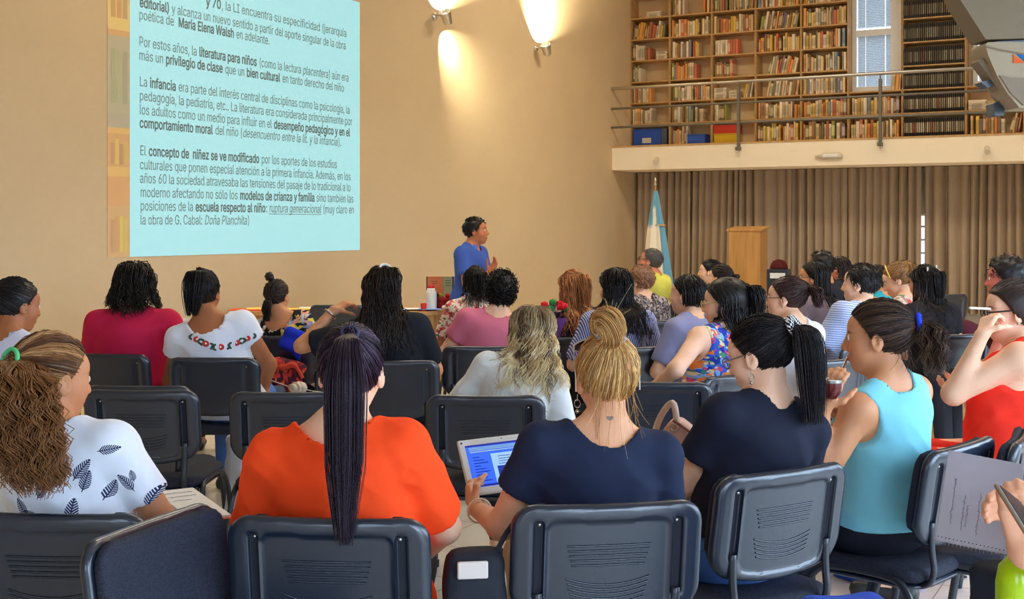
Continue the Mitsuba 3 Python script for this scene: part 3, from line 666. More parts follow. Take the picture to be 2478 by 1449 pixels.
part(k, 'cup', moved(lathe([[0, 0], [.018, 0], [.024, .02], [.027, .065], [.025, .068], [.022, .06], [0, .058]], 20), t=o), 'm_satin', color=srgb(215, 40, 30))
part(k, 'straw', tube([o + [0, 0, .03], o + [-.03, 0, .09], o + [-.055, 0, .125]], .0035), 'm_steel')
k = thing('picture_book', 'upright orange and green picture book leaning open behind the thermos', 'book'); o = on_desk(1067, 11.38)
cols = [(215, 125, 75), (160, 165, 130), (175, 120, 130)]
for i, (w0, w1) in enumerate(((-.12, .02), (.02, .11), (.112, .165))):
    part(k, 'cover', moved(rbox(w1 - w0, .008, .28, .003, 6), t=o + [(w0 + w1) / 2, 0, .14]), 'm_satin', color=srgb(*cols[i]), smooth=False)
part(k, 'spine', moved(rbox(.012, .012, .28, .003, 6), t=o + [-.128, 0, .14]), 'm_satin', color=srgb(110, 50, 40), smooth=False)
part(k, 'spine', moved(rbox(.012, .012, .28, .003, 6), t=o + [.111, -.004, .14]), 'm_satin', color=srgb(60, 40, 80), smooth=False)
for i in range(3): part(k, 'printed_line', moved(rbox(.05, .003, .006, .001, 4), t=o + [.065, -.006, .2 + .022 * i]), 'm_matte', color=srgb(90, 110, 80), smooth=False)
for i in range(2): part(k, 'printed_line', moved(rbox(.06 - .02 * i, .003, .005, .001, 4), t=o + [-.06, -.006, .235 - .02 * i]), 'm_matte', color=srgb(150, 70, 50), smooth=False)
rp = np.random.default_rng(8)
for i, (px, dz, col, lab, s) in enumerate([(1057, .14, (80, 40, 60), 'dark purple', .028), (1065, .115, (140, 140, 20), 'yellow green', .034), (1083, .115, (190, 30, 30), 'bright red', .032), (1071, .05, (130, 25, 35), 'dark red', .045), (1096, .075, (30, 120, 115), 'teal', .042), (1094, .03, (60, 30, 70), 'violet', .034), (1106, .04, (225, 80, 40), 'orange', .03)]):
    o = on_desk(px, 11.2 + .03 * (i % 3)) + UZ * (dz if False else 0)
    k = thing('finger_puppet', f'{lab} felt puppet standing on the desk in front of the picture book', 'puppet', 'felt puppets on the desk')
    h = dz + s
    part(k, 'body', moved(lathe([[0, 0], [s * .8, 0], [s, h * .2], [s * .75, h * .55], [s * .4, h * .66], [0, h * .67]], 14), t=o), 'm_matte', color=srgb(*col), smooth=True)
    part(k, 'head', moved(trimesh.creation.icosphere(2, s * .72), t=o + UZ * (h * .72 + s * .1)), 'm_matte', color=np.clip(srgb(*col) * 1.25, 0, 1), smooth=True)
o = on_desk(1080, 11.02); k = thing('tissue', 'crumpled white tissue on the desk by the floral blouse', 'tissue')
m = trimesh.creation.icosphere(3, .03); v = np.asarray(m.vertices); m.vertices = v * (1 + .5 * (meshkit.noise(v * 60) - .5))[:, None] * [1.4, 1, .7] + o + UZ * .02
part(k, 'paper', m, 'm_matte', color=srgb(235, 230, 215), smooth=20)
for i, (px, Y, w, d, col, lab) in enumerate([(600, 10.98, .30, .21, (225, 90, 50), 'orange folder lying at the left end of the desk'), (640, 11.1, .32, .22, (235, 200, 110), 'yellow folder lying on the desk behind the bun hairdo'), (720, 11.0, .3, .2, (232, 190, 90), 'yellow sheet at the middle of the desk'), (760, 11.15, .26, .2, (220, 215, 200), 'white sheet of paper near the middle of the desk'), (1010, 10.98, .3, .2, (228, 222, 225), 'white sheet of paper beside the mate cup'), (1040, 10.88, .2, .12, (120, 150, 210), 'light blue leaflet under the thermos edge')]):
    o = on_desk(px, Y) + UZ * (.0004 + .0022 * i)
    solo('paper_sheet' if 'sheet' in lab else 'folder' if 'folder' in lab else 'leaflet', moved(rbox(w, d, .002 if 'sheet' in lab else .006, .0008, 4), R=rot([0, 0, 1], rp.uniform(-12, 12)), t=o + UZ * .003), 'm_matte', lab, 'paper' if 'sheet' in lab else 'folder' if 'folder' in lab else 'leaflet', color=srgb(*col), smooth=False)
# orange wooden side table at the right, under the curtains
q = P(2288, 840, 8.6)
k = thing('side_table', 'small light wood table in the gap before the woman in red', 'table')
o = np.array([q[0], 8.6, 0]); part(k, 'tabletop', obox(o + [0, .1, .66], .55, .4, .03, -20), 'm_wood', smooth=False)
part(k, 'side_panel', obox(o + [0, .1, .02], .5, .34, .635, -20), 'm_wood', smooth=False)

# ---------------------------------------------------------------- ceiling projector hanging near the camera, at the upper right
PJ = 4.6
def pj(px, py, d=0.0): return P(px, py, PJ + d)
mat('m_projector', [.40, .30, .18], .45, .4)
mat('m_projector_dark', [.27, .20, .13], .55, .3)
mat('m_bracket', [.25, .19, .115], .6, .3)
k = thing('projector', 'cream ceiling projector hanging at the upper right, with an orange and blue emblem', 'projector')
def prism(pts, d0, d1, bev=0.0):
    """Outline seen from the seats, given depth from d0 to d1."""
    pts = np.asarray(pts, float)
    a = np.array([pj(x, y, 0) for x, y in pts]); o = a.mean(0)
    poly = Polygon(np.stack([a[:, 0], a[:, 2]], 1)).buffer(0)
    if bev: poly = poly.buffer(-bev).buffer(bev)
    m = trimesh.creation.extrude_polygon(poly, d1 - d0, engine='earcut')
    v = np.asarray(m.vertices); m.vertices = np.stack([v[:, 0], PJ + d1 - v[:, 2], v[:, 1]], 1); m.fix_normals(); return m
part(k, 'mount_plate', prism([(2290, -60), (2318, 5), (2378, 98), (2700, 88), (2700, -120), (2330, -120)], -.03, .12, .01), 'm_bracket')
part(k, 'gap', prism([(2405, 100), (2700, 86), (2700, 106), (2440, 104)], .0, .09), 'm_black_plastic', smooth=False)  # black strip put in for the shade between plate and body
part(k, 'body', prism([(2378, 104), (2420, 103), (2700, 108), (2700, 262), (2462, 262), (2432, 226), (2410, 190), (2388, 140)], -.02, .13, .012), 'm_projector')
part(k, 'seam', tube([pj(2384, 112, -.022), pj(2420, 121, -.022), pj(2480, 132, -.022), pj(2600, 134, -.022)], .0035, 6), 'm_projector_dark')
part(k, 'vent_panel', prism([(2412, 184), (2440, 190), (2700, 194), (2700, 258), (2470, 256), (2440, 228)], -.026, -.018), 'm_projector_dark', smooth=False)
part(k, 'lens_hood', prism([(2371, 146), (2382, 138), (2437, 214), (2424, 218)], .02, .10, .004), 'm_projector_dark', smooth=False)
part(k, 'latch', prism([(2380, 196), (2402, 190), (2412, 206), (2398, 210)], .03, .10, .003), 'm_black_plastic')
part(k, 'emblem', prism([(2446, 134), (2474, 154), (2446, 154)], -.0235, -.018), 'm_matte', color=srgb(235, 105, 50), smooth=False)
part(k, 'emblem', prism([(2455, 134), (2500, 134), (2500, 154), (2478, 154)], -.0235, -.018), 'm_matte', color=srgb(40, 110, 185), smooth=False)
part(k, 'pole', tube([pj(2560, -100, .2), np.array([pj(2560, 0, .2)[0], PJ + .2, CEIL])], .025, 12), 'm_lamp_trim')
k = thing('camera_bracket', 'small black device hanging below the projector', 'camera')
part(k, 'case', prism([(2430, 243), (2442, 239), (2458, 243), (2456, 273), (2433, 275)], .1, .18, .004), 'm_black_plastic')
part(k, 'arm', tube([pj(2446, 245, .13), pj(2470, 236, .10)], .012, 8), 'm_black_plastic')
part(k, 'lens', moved(lathe([[0, 0], [.012, 0], [.013, .02], [0, .02]], 14), R=rot([1, 0, 0], 90), t=pj(2444, 260, .1)), 'm_gloss', color=srgb(20, 20, 25))

o = P(2262, 0, 8.6); solo('spiral_notepad', moved(rbox(.16, .22, .02, .005, 6), R=rot([0, 0, 1], 25), t=[o[0], 8.62, .706]), 'm_black_cloth', 'black notepad lying on the small wooden table in the gap', 'notepad', smooth=False)
k = thing('jacket', 'dark maroon jacket heaped on the small wooden table by the curtain', 'jacket'); m = trimesh.creation.icosphere(3, .12); v = np.asarray(m.vertices); m.vertices = v * [1.1, .8, .62] * (1 + .35 * (meshkit.fbm(v * 11, 2) - .5))[:, None] + [P(2330, 0, 8.75)[0], 8.78, .76]
part(k, 'cloth', m, 'm_matte', color=srgb(72, 20, 34), smooth=True)

# ---------------------------------------------------------------- stacking chairs: black plastic back shell, fabric cushions, oval tube frame
def chair_meshes(h):
    def rr2(x, z, w, hh, r):                                     # signed distance to a rounded rectangle
        qx, qz = np.abs(x) - w + r, np.abs(z) - hh + r
        return np.hypot(np.maximum(qx, 0), np.maximum(qz, 0)) + np.minimum(np.maximum(qx, qz), 0) - r
    def bend(p): return p[:, 1] - .30 * p[:, 0] ** 2             # shells curve round the sitter
    def shell(p):
        x, z, y = p[:, 0], p[:, 2], bend(p)
        zb = z + .040 * np.clip(-z / .14, 0, 1) * (1 - (x / .24) ** 2)   # lower edge hangs down in the middle
        d2 = rr2(x, zb, .242, .140, .062)
        slab = np.abs(y) - .017
        body = smax(d2, slab, .022)
        shaded_slot = np.maximum(rr2(np.abs(x) - .174, z, .0125, .100, .008), y + .002)
        d = smax(body, -np.maximum(rr2(x, zb + .006, .156, .106, .025), y + .010), .006)
        return np.maximum(d, -shaded_slot)
    def cush(p):
        x, z, y = p[:, 0], p[:, 2], bend(p)
        return smax(rr2(x, z, .234, .132, .060), np.abs(y - .03) - .019, .03)
    def seat(p):
        x, y, z = p[:, 0], p[:, 1], p[:, 2]
        zz = z + .9 * np.maximum(y - .12, 0) ** 2 - .12 * x ** 2
        return smax(rr2(x, y, .235, .215, .075), np.abs(zz) - .024, .035)
    def pan(p):
        x, y, z = p[:, 0], p[:, 1], p[:, 2]
        zz = z + .9 * np.maximum(y - .12, 0) ** 2 - .12 * x ** 2
        return smax(rr2(x, y, .228, .208, .075), np.abs(zz + .032) - .010, .016)
    B = ([-.27, -.06, -.25], [.27, .09, .2])
    return dict(back_shell=net(shell, *B, h), back_cushion=net(cush, *B, h * 2.2), seat_cushion=net(seat, [-.26, -.24, -.09], [.26, .24, .06], h * 2.2), seat_pan=net(pan, [-.26, -.24, -.11], [.26, .24, .02], h * 2.2))
def f_weave(p, n, uv):
    g = mikit.noise(p.x * 420, p.y * 420, p.z * 420)
    return mi.Color3f(.020, .023, .036) * (.6 + .9 * g)
mat('m_weave', mikit.proc(f_weave), .85, .25, sheen=.2)
SEAT_Z = .455
TILT = rot([1, 0, 0], 9)
def build_chair(h, sides):
    m = chair_meshes(h); out = []
    o = np.array([0, -.235, .684])
    for n in ('back_shell', 'back_cushion'): out.append((n, moved(m[n], R=TILT, t=o), 'm_black_plastic' if 'shell' in n else 'm_weave', True))
    ridges = []
    for k in range(5):
        for zz, sag in ((.036 - .0125 * k, 0), (-.055 - .0120 * k, .018)):
            xs = np.linspace(-.105, .105, 9) * (1 - .03 * k)
            ridges.append(('ridge', moved(tube([[x, .30 * x * x - .011, zz + sag * ((x / .105) ** 2 - .6) + .0 * k] for x in xs], .0024, 5), R=TILT, t=o), 'm_black_plastic', True))
    out += ridges
    for s in (-1, 1):
        for z in (.090, -.092):
            out.append(('screw', moved(trimesh.creation.icosphere(1, .006), R=TILT, t=o + TILT @ np.array([s * .172, .005, z])), 'm_steel', True))
    for s in (-1, 1): out.append(('shaded_slot', moved(rbox(.021, .004, .19, .0018, 5), R=TILT, t=o + TILT @ np.array([s * .174, .0075, 0])), 'm_black_cloth', False))  # black strips put in so the recesses look dark
    out.append(('seat_cushion', moved(m['seat_cushion'], t=[0, .0, SEAT_Z - .026]), 'm_weave', True))
    out.append(('seat_pan', moved(m['seat_pan'], t=[0, .0, SEAT_Z - .026]), 'm_black_plastic', True))
    for s in (-1, 1):
        leg = smooth_path([[s * .255, -.245, .012], [s * .245, -.205, .30], [s * .232, -.165, .402], [s * .225, -.10, .424], [s * .225, .06, .424], [s * .232, .135, .402], [s * .245, .185, .30], [s * .255, .235, .012]], 30)
        out.append(('leg_frame', tube(leg, .0115, sides, flat=([0, 1, 0], 1.3)), 'm_black_metal', True))
        br = smooth_path([[s * .165, .03, .395], [s * .168, -.10, .392], [s * .17, -.20, .405], [s * .173, -.232, .45], [s * .174, -.226, .52], [s * .174, -.2245, .60]], 22)
        out.append(('back_bracket', tube(br, .0095, sides, flat=([1, 0, 0], 1.35)), 'm_black_metal', True))
        for e in (-.248, .238): out.append(('rubber_foot', moved(lathe([[0, 0], [.017, 0], [.018, .03], [0, .032]], 10), t=[s * .256, e, 0]), 'm_black_cloth', 30))
    for y in (-.11, .07): out.append(('crossbar', tube([[-.225, y, .418], [.225, y, .418]], .009, 6), 'm_black_metal', True))
    return [(n, mikit.ply(me, b, smooth=sm)) for n, me, b, sm in out]
CHAIR_NEAR, CHAIR_FAR = build_chair(.0064, 8), build_chair(.014, 5)
def chair(x, y, yaw, label, near=False, group='black stacking chairs'):
    key = thing('chair', label, 'chair', group)
    tw = T().translate([x, y, 0]).rotate([0, 0, 1], yaw)
    for n, d in (CHAIR_NEAR if near else CHAIR_FAR):
        if not near and n == 'ridge': continue
        part(key, n, d, None, tw=tw)
    return key

# ---------------------------------------------------------------- people
def unit(v): v = np.asarray(v, float); return v / (np.linalg.norm(v) + 1e-12)
def ik(S, Wt, l1, l2, hint):
    d = Wt - S; L = np.linalg.norm(d); L2 = min(max(L, .08), l1 + l2 - .004); d = d / L; Wt = S + d * L2
    a = (l1 * l1 - l2 * l2 + L2 * L2) / (2 * L2); hh = math.sqrt(max(l1 * l1 - a * a, 0))
    u = np.asarray(hint, float); u = unit(u - d * (u @ d))
    return S + d * a + u * hh, Wt
def hand_prims(w, d, n, side, curl, spread=1.0, sc=1.0):
    """Palm, four unequal fingers and a thumb; d = fingers, n = out of the palm, side = 1 right, -1 left."""
    d = unit(d); n = unit(np.asarray(n, float) - d * (np.asarray(n) @ d)); t = np.cross(d, n) * side
    fs, k = [], sc
    for q, L, r in ((.027, .070, .0086), (.009, .079, .0088), (-.009, .073, .0086), (-.026, .057, .0078)):
        kn = w + (d * .085 + t * q * spread) * k
        fs.append(s_cap(w + (d * .012 + t * q * .6) * k, kn, .0135 * k, .0115 * k))
        a, pos, dirv = 0, kn, d + t * q * 2.2 * (spread - .6)
        for seg, (f, c) in enumerate(((.46, .62), (.31, 1.05), (.23, .8))):
            a += curl * c; v = unit(dirv * math.cos(a) + n * math.sin(a)); nx = pos + v * L * f * k
            fs.append(s_cap(pos, nx, (r - seg * .0008) * k, (r - (seg + 1) * .0008) * k)); pos = nx
    b = w + (d * .022 + t * .020) * k; v1 = unit(d * .55 + t * .75 + n * .35); p1 = b + v1 * .042 * k
    v2 = unit(d * (.9 - .3 * curl) + t * .25 + n * (.25 + .5 * curl)); p2 = p1 + v2 * .034 * k; p3 = p2 + unit(v2 + n * .3 * curl) * .026 * k
    fs += [s_cap(b, p1, .0135 * k, .0105 * k), s_cap(p1, p2, .0102 * k, .009 * k), s_cap(p2, p3, .009 * k, .0078 * k)]
    return fs
def Rzd(a): return rot([0, 0, 1], a)
HC0, HR = np.array([0, -.012, .03]), np.array([.0795, .0985, .0905])      # skull under the hair, in the head's frame
def hairline(y, low=0.0): return np.interp(y, [-.13, -.05, -.02, .012, .035, .06, .1], [-.075 + low, -.062 + low, -.045, .0, .038, .07, .085])
def strands(pos, rad, col):
    """Three-sided hair strands: pos (S, n, 3), rad (S, n), col (S, 3) or (S, n, 3)."""
    S, n, _ = pos.shape
    t = np.gradient(pos, axis=1); t /= np.linalg.norm(t, axis=2, keepdims=True) + 1e-9
    ref = np.where(np.abs(t[..., 2:]) < .85, [0., 0., 1.], [1., 0., 0.])
    a = np.cross(t, ref); a /= np.linalg.norm(a, axis=2, keepdims=True) + 1e-9; b = np.cross(t, a)
    ang = np.arange(3) * 2 * np.pi / 3
    off = np.cos(ang)[:, None] * a[:, :, None] + np.sin(ang)[:, None] * b[:, :, None]
    v = (pos[:, :, None] + off * rad[:, :, None, None]).reshape(-1, 3)
    s, i, j = np.meshgrid(np.arange(S), np.arange(n - 1), np.arange(3), indexing='ij')
    q0 = (s * n + i) * 3
    q = np.stack([q0 + j, q0 + (j + 1) % 3, q0 + 3 + (j + 1) % 3, q0 + 3 + j], -1).reshape(-1, 4)
    col = np.broadcast_to(col[:, None] if col.ndim == 2 else col, (S, n, 3))
    return tm(v, np.vstack([q[:, [0, 1, 2]], q[:, [0, 2, 3]]])), np.repeat(col.reshape(-1, 3), 3, 0)
def ellp(d, o): return HC0 + d * HR * (1 + o[..., None] / .09)
def clump_noise(x, seed, n=40):
    r = np.random.default_rng(seed); return r.normal(size=n)[x % n]
class Hair:
    """Builds one head of hair in the body's frame (z up); Rh, hc = the head's rotation and centre."""
    def __init__(s, Rh, hc, sdf, seed, cols, N, rad):
        s.Rh, s.hc, s.sdf, s.r, s.N, s.rad = Rh, hc, sdf, np.random.default_rng(seed), N, rad
        s.cols = np.array([srgb(*c) for c in cols]); s.out = []
    def world(s, p): return p @ s.Rh.T + s.hc
    def roots(s, n, low=0.0, bias=True):
        got = []
        while sum(len(g) for g in got) < n:
            d = s.r.normal(size=(n * 3, 3)); d /= np.linalg.norm(d, axis=1, keepdims=True)
            p = HC0 + d * HR; got.append(d[p[:, 2] > hairline(p[:, 1], low)])
        return np.vstack(got)[:n]
    def color(s, S, key=None):
        k = s.r.integers(0, len(s.cols), S) if key is None else key
        return np.clip(s.cols[k] * s.r.uniform(.75, 1.25, (S, 1)), 0, 1)
    def keep(s, pos, gap=.006, it=2):
        if s.sdf is None: return pos
        sh = pos.shape; p = pos.reshape(-1, 3).astype(np.float32)
        for _ in range(it):
            d = s.sdf(p); m = d < gap
            if not m.any(): break
            q = p[m]; e = 2e-3; g = np.stack([s.sdf(q + np.float32([e, 0, 0])) - s.sdf(q - np.float32([e, 0, 0])), s.sdf(q + np.float32([0, e, 0])) - s.sdf(q - np.float32([0, e, 0])), s.sdf(q + np.float32([0, 0, e])) - s.sdf(q - np.float32([0, 0, e]))], 1) / (2 * e)
            g /= np.linalg.norm(g, axis=1, keepdims=True) + 1e-6
            p[m] = q + g * (gap - d[m])[:, None]
        return p.reshape(sh).astype(float)
    def add(s, pos, rad, col): s.out.append(strands(pos, rad, col))
    def scalp_to(s, d, t, n, lay, rise):
        """Paths over the skull from root directions d to direction t."""
        u = np.linspace(0, 1, n)[None, :, None]
        q = d[:, None] * (1 - u) + t * u + (np.array([0, -.25, .12]) * np.sin(np.pi * u)) * (1 - (d @ t)[:, None, None]) * .35
        q /= np.linalg.norm(q, axis=2, keepdims=True)
        o = .004 + lay[:, None] * s.hv * np.sin(np.pi * np.clip(u[..., 0] * .86 + .07, 0, 1)) ** .6 + rise * u[..., 0] ** 2
        return ellp(q, o)
    def tail(s, T0, e0, n, L, rt, out, sway=(0, 0, 0), wave=0, lam=.09, clumps=24, spread=1.0, flat=.7, frizz=0, tipspread=.6, swp=1.2, jit=.16):
        S = s.N if n is None else n; m = s.np_
        u = np.linspace(0, 1, m)
        Ls = L * s.r.uniform(.82, 1.0, S); x = u[None] * Ls[:, None]
        e0 = unit(e0); hz = unit([e0[0], e0[1], 0])
        c = T0 + hz * (out * (1 - np.exp(-x / .05)))[..., None] + np.array([0, 0, 1.]) * (-x + (.04 + max(e0[2], 0) * .06) * (1 - np.exp(-x / .035)))[..., None] + np.asarray(sway) * (u[None, :, None] ** swp)
        cl = s.r.integers(0, clumps, S); ph = s.r.uniform(0, 6.28, clumps); cr, ca = np.sqrt(s.r.uniform(0, 1, clumps)), s.r.uniform(0, 6.28, clumps)
        rho = np.stack([cr[cl] * np.cos(ca[cl]), cr[cl] * np.sin(ca[cl])], 1) * .85 + s.r.normal(size=(S, 2)) * jit
        prof = np.interp(u, [0, .06, .14, .32, .7, 1], [.12, .42, .70, 1.0, .92, tipspread]) * rt
        sx = np.cross(hz, [0, 0, 1.])
        pos = c + sx * (rho[:, :1] * prof)[..., None] + hz * (rho[:, 1:] * prof * flat)[..., None]
        if wave:
            w = wave * np.clip(u * 4, 0, 1) * (1 + .2 * s.r.normal(size=(S, 1))); t_ = x * 2 * np.pi / lam + ph[cl][:, None]
            pos = pos + sx * (w * np.sin(t_))[..., None] + hz * (w * .8 * np.cos(t_))[..., None] + np.array([0, 0, 1.]) * (w * .3 * np.sin(t_ * 2))[..., None]
        if frizz: pos = pos + np.cumsum(s.r.normal(size=pos.shape) * frizz, axis=1) * u[None, :, None]
        return pos, cl
    def finish(s):
        m = cat([o[0] for o in s.out]); return m, np.vstack([o[1] for o in s.out])
def cap_mesh(t=.0035, low=0.0, h=.007, bump=0.0, puff=(0, 0, 0)):
    """Hair close to the skull, in the head's frame."""
    f0 = s_ell(HC0, HR + t)
    f1 = s_ell(HC0 + np.array([0, -.02, -.02]) + np.asarray(puff) * .5, HR + t + np.abs(puff)) if any(puff) else None
    def f(p):
        d = f0(p)
        if f1 is not None: d = smin(d, f1(p), .03)
        if bump: d = d - bump * (meshkit.fbm(p * 38.0, 2) - .4).astype(np.float32)
        return smax(d, (hairline(p[:, 1], low) - p[:, 2]).astype(np.float32), .012)
    return net(f, [-.16, -.19, -.16], [.16, .16, .19], h)
def dress_hair(H, style, q, near):
    """Adds the strands of a hair style; q = its measures. Returns the tie's place in the body's frame, or None."""
    H.hv = q.get('hv', .010)
    H.np_ = 11 if near else 6
    ns = 6 if near else 4; N = H.N if near else int(H.N * .7)
    tied = style in ('pony', 'bun', 'half')
    if tied:
        td = unit(q.get('tie', (0, -1, .2))); d = H.roots(N, q.get('low', 0))
        if style == 'half': d = d[d[:, 2] > -.05]
        lay = H.r.uniform(0, 1, len(d)); sc = H.scalp_to(d, td, ns, lay, q.get('rise', .014))
        T0h = ellp(td[None], np.array([q.get('rise', .014) + .004]))[0]
        u = np.linspace(0, 1, ns)[None, :, None]; jit = H.r.normal(size=(len(d), 1, 3)) * .007
        sc = sc * (1 - u ** 4) + (T0h + jit) * u ** 4
        cl_key = (np.floor((np.arctan2(d[:, 0], d[:, 2] + .3) + 4) * 7 + H.r.uniform(0, .8, len(d))).astype(int) * 7) % len(H.cols)
        rad = np.full((len(d), ns), H.rad); H.add(H.world(sc), rad, H.color(len(d), cl_key if len(H.cols) > 2 else None))
        T0 = H.world(T0h[None])[0]; e0 = H.Rh @ td
        if style != 'bun' and q.get('L', .3) > 0:
            pos, cl = H.tail(T0 + e0 * .004, e0 if 'e0' not in q else np.asarray(q['e0'], float), q.get('tn', int(N * .8)), q.get('L', .3), q.get('rt', .045), q.get('out', .03), q.get('sway', (0, 0, 0)), q.get('wave', 0), q.get('lam', .09), q.get('clumps', 24), 1, q.get('flat', .7), q.get('frizz', 0), q.get('tip', .6), q.get('swp', 1.2), q.get('jit', .16))
            pos = H.keep(pos); S = len(pos)
            rd = np.full(pos.shape[:2], H.rad * q.get('tk', 1.1)) * np.linspace(1, .45, pos.shape[1])
            H.add(pos, rd, H.color(S, (cl * 5) % len(H.cols)))
        if style == 'bun':
            br = q.get('br', .036); B = T0 + e0 * br * .8 + np.asarray(q.get('bo', (0, 0, 0)), float)
            ax = unit(np.asarray(q.get('bax', (0, 0, 1.)), float)); a1 = unit(np.cross(ax, [.3, 1, .2])); a2 = np.cross(ax, a1)
            S = int(N * .55); m = 26 if near else 14; u = np.linspace(0, 1, m)[None]
            th = H.r.uniform(0, 6.28, (S, 1)) + u * 3.4; phm = H.r.uniform(0, 6.28, (S, 1)) + u * 1.6
            rm = br * .52 * np.sqrt(H.r.uniform(.5, 1, (S, 1)))
            R_ = br * H.r.uniform(.22, .62, (S, 1)) + rm * np.cos(phm)
            pos = B + a1 * (R_ * np.cos(th))[..., None] + a2 * (R_ * np.sin(th))[..., None] + ax * (rm * 1.25 * np.sin(phm))[..., None]
            H.add(pos, np.full((S, m), H.rad * 1.15), H.color(S))
            core = s_cap(B - ax * br * .2, B + ax * br * .2, br * .5); cm = net(core, B - br * 1.8, B + br * 1.8, br / 5)
            H.out.append((cm, np.tile(H.cols.mean(0) * .7, (len(cm.vertices), 1))))
        if q.get('wisps'):
            S = q['wisps']; d = unit_rows(np.stack([H.r.uniform(-.8, .8, S), H.r.uniform(-1, -.45, S), H.r.uniform(-.75, -.3, S)], 1))
            st = H.world(ellp(d, np.full(S, .003))); L = H.r.uniform(.05, q.get('wl', .2), S); m = H.np_; u = np.linspace(0, 1, m)[None, :, None]
            dr_ = (H.world(ellp(d, np.full(S, .05))) - st) * .35
            pos = st[:, None] + dr_[:, None] * np.sqrt(u) * 1.4 - np.array([0, 0, 1.]) * u * L[:, None, None] + H.r.normal(size=(S, 1, 3)) * .02 * u ** 2
            pos = H.keep(pos, .004); H.add(pos, np.full(pos.shape[:2], H.rad * .7) * np.linspace(1, .4, m), H.color(S))
        if q.get('fly'):
            S = q['fly']; d = H.r.normal(size=(S, 3)) * [.5, .5, .25] + [0, -.2, 1]; d = unit_rows(d); m = H.np_; u = np.linspace(0, 1, m)[None, :, None]
            st = B if style == 'bun' else T0
            dirs = (d @ H.Rh.T) * H.r.uniform(.04, .11, (S, 1))
            pos = st + dirs[:, None] * u + H.r.normal(size=(S, 1, 3)) * .02 * u ** 2 - np.array([0, 0, .02]) * u ** 2
            H.add(pos, np.full((S, m), H.rad * .32), H.color(S))
        if style != 'half': return T0, e0
    if style in ('long', 'half'):
        d = H.roots(N if style == 'long' else int(N * .7), 0)
        if style == 'half': d = d[d[:, 2] < .75]
        S = len(d); az, el = np.arctan2(d[:, 0], -d[:, 1]), np.arcsin(np.clip(d[:, 2], -1, 1))
        side = np.where(np.abs(d[:, 0]) < .02, 1, np.sign(d[:, 0])); lim = q.get('lim', 1.75)
        azt = side * np.minimum(np.abs(az) * q.get('gather', .85) + .25 * (el > .9), lim)
        cl = (np.floor((azt + 3.2) * q.get('lock', 9) + (el * 2)).astype(int)) % 40; ph = H.r.uniform(0, 6.28, 40)
        u = np.linspace(0, 1, ns)[None]; a = az[:, None] + (azt - az)[:, None] * np.minimum(u * 1.6, 1); e = el[:, None] + (np.minimum(el, -.30) - el)[:, None] * u
        lay = H.r.uniform(.2, 1, S)[:, None]; vol = q.get('vol', .018)
        dd = np.stack([np.sin(a) * np.cos(e), -np.cos(a) * np.cos(e), np.sin(e)], -1)
        sc = H.world(ellp(dd, .005 + lay * vol * np.minimum(u * 2 + .25, 1)))
        m = H.np_; L = q.get('L', .25) * H.r.uniform(.75, 1, S); v = np.linspace(0, 1, m + 1)[1:][None]; x = v * L[:, None]
        ctr = H.world(HC0[None])[0]; rel = sc[:, -1] - ctr; rel[:, 2] = 0
        fall = sc[:, -1][:, None] - np.array([0, 0, 1.]) * x[..., None] + rel[:, None] * (q.get('flare', .12) * v)[..., None] + np.asarray(q.get('sway', (0, 0, 0))) * (v ** 1.3)[..., None]
        pos = np.concatenate([sc, fall], 1); wv = q.get('wave', 0)
        if wv:
            arc = np.concatenate([u * .10 + 0 * L[:, None], .10 + x], 1); ramp = np.clip((arc - .05) * 9, .0, 1)
            t_ = arc * 2 * np.pi / q.get('lam', .08) + ph[cl][:, None]; sx = unit_rows(np.cross(rel, [0, 0, 1.])); ro = unit_rows(rel)
            pos = pos + (sx[:, None] * (wv * np.sin(t_) * ramp)[..., None] + ro[:, None] * (wv * .7 * np.cos(t_) * ramp)[..., None])
        if q.get('frizz'): pos = pos + np.cumsum(H.r.normal(size=pos.shape) * q['frizz'], axis=1)
        pos = H.keep(pos, .007 + .012 * H.r.random()); n = pos.shape[1]
        rd = np.full((S, n), H.rad * 1.15) * np.r_[np.ones(n - 4), .9, .8, .6, .4]
        col = H.color(S, (cl * 5) % len(H.cols))
        if 'roots' in q:
            rc_ = srgb(*q['roots']); w = np.clip(1.15 - np.linspace(0, 1, n) * 3.0, 0, 1)[None, :, None]; col = col[:, None] * (1 - w) + rc_ * w
        H.add(pos, rd, col); return None
    if style in ('short', 'curly'):
        d = H.roots(N, q.get('low', 0)); S = len(d); m = 7 if style == 'short' else 10
        fl = unit(q.get('flow', (0, .5, .3))); tgt = d + np.where(d[:, 2:] > .55, fl * .55, np.array([0, -.25, -.6])) + H.r.normal(size=(S, 3)) * q.get('mess', .12)
        tgt = unit_rows(tgt); L = q.get('L', .035) * H.r.uniform(.7, 1.1, S); u = np.linspace(0, 1, m)[None, :, None]
        dd = unit_rows((d[:, None] * (1 - u * (L / .09)[:, None, None]) + tgt[:, None] * u * (L / .09)[:, None, None] * 1.4).reshape(-1, 3)).reshape(S, m, 3)
        pos = ellp(dd, .003 + u[..., 0] * q.get('vol', .010) * H.r.uniform(.3, 1, (S, 1)))
        if style == 'curly':
            am, t_ = q.get('wave', .008), u[..., 0] * (L / .022)[:, None] * 6.28 + H.r.uniform(0, 6.28, (S, 1))
            s1, s2 = unit_rows(np.cross(d, tgt)), d
            pos = pos + s1[:, None] * (am * np.sin(t_))[..., None] + s2[:, None] * (am * np.cos(t_))[..., None]
        pos = H.world(pos)
        H.add(pos, np.full((S, m), H.rad * q.get('rk', 1.2)) * np.linspace(1, .5, m), H.color(S)); return None
def unit_rows(v): return v / (np.linalg.norm(v, axis=-1, keepdims=True) + 1e-9)
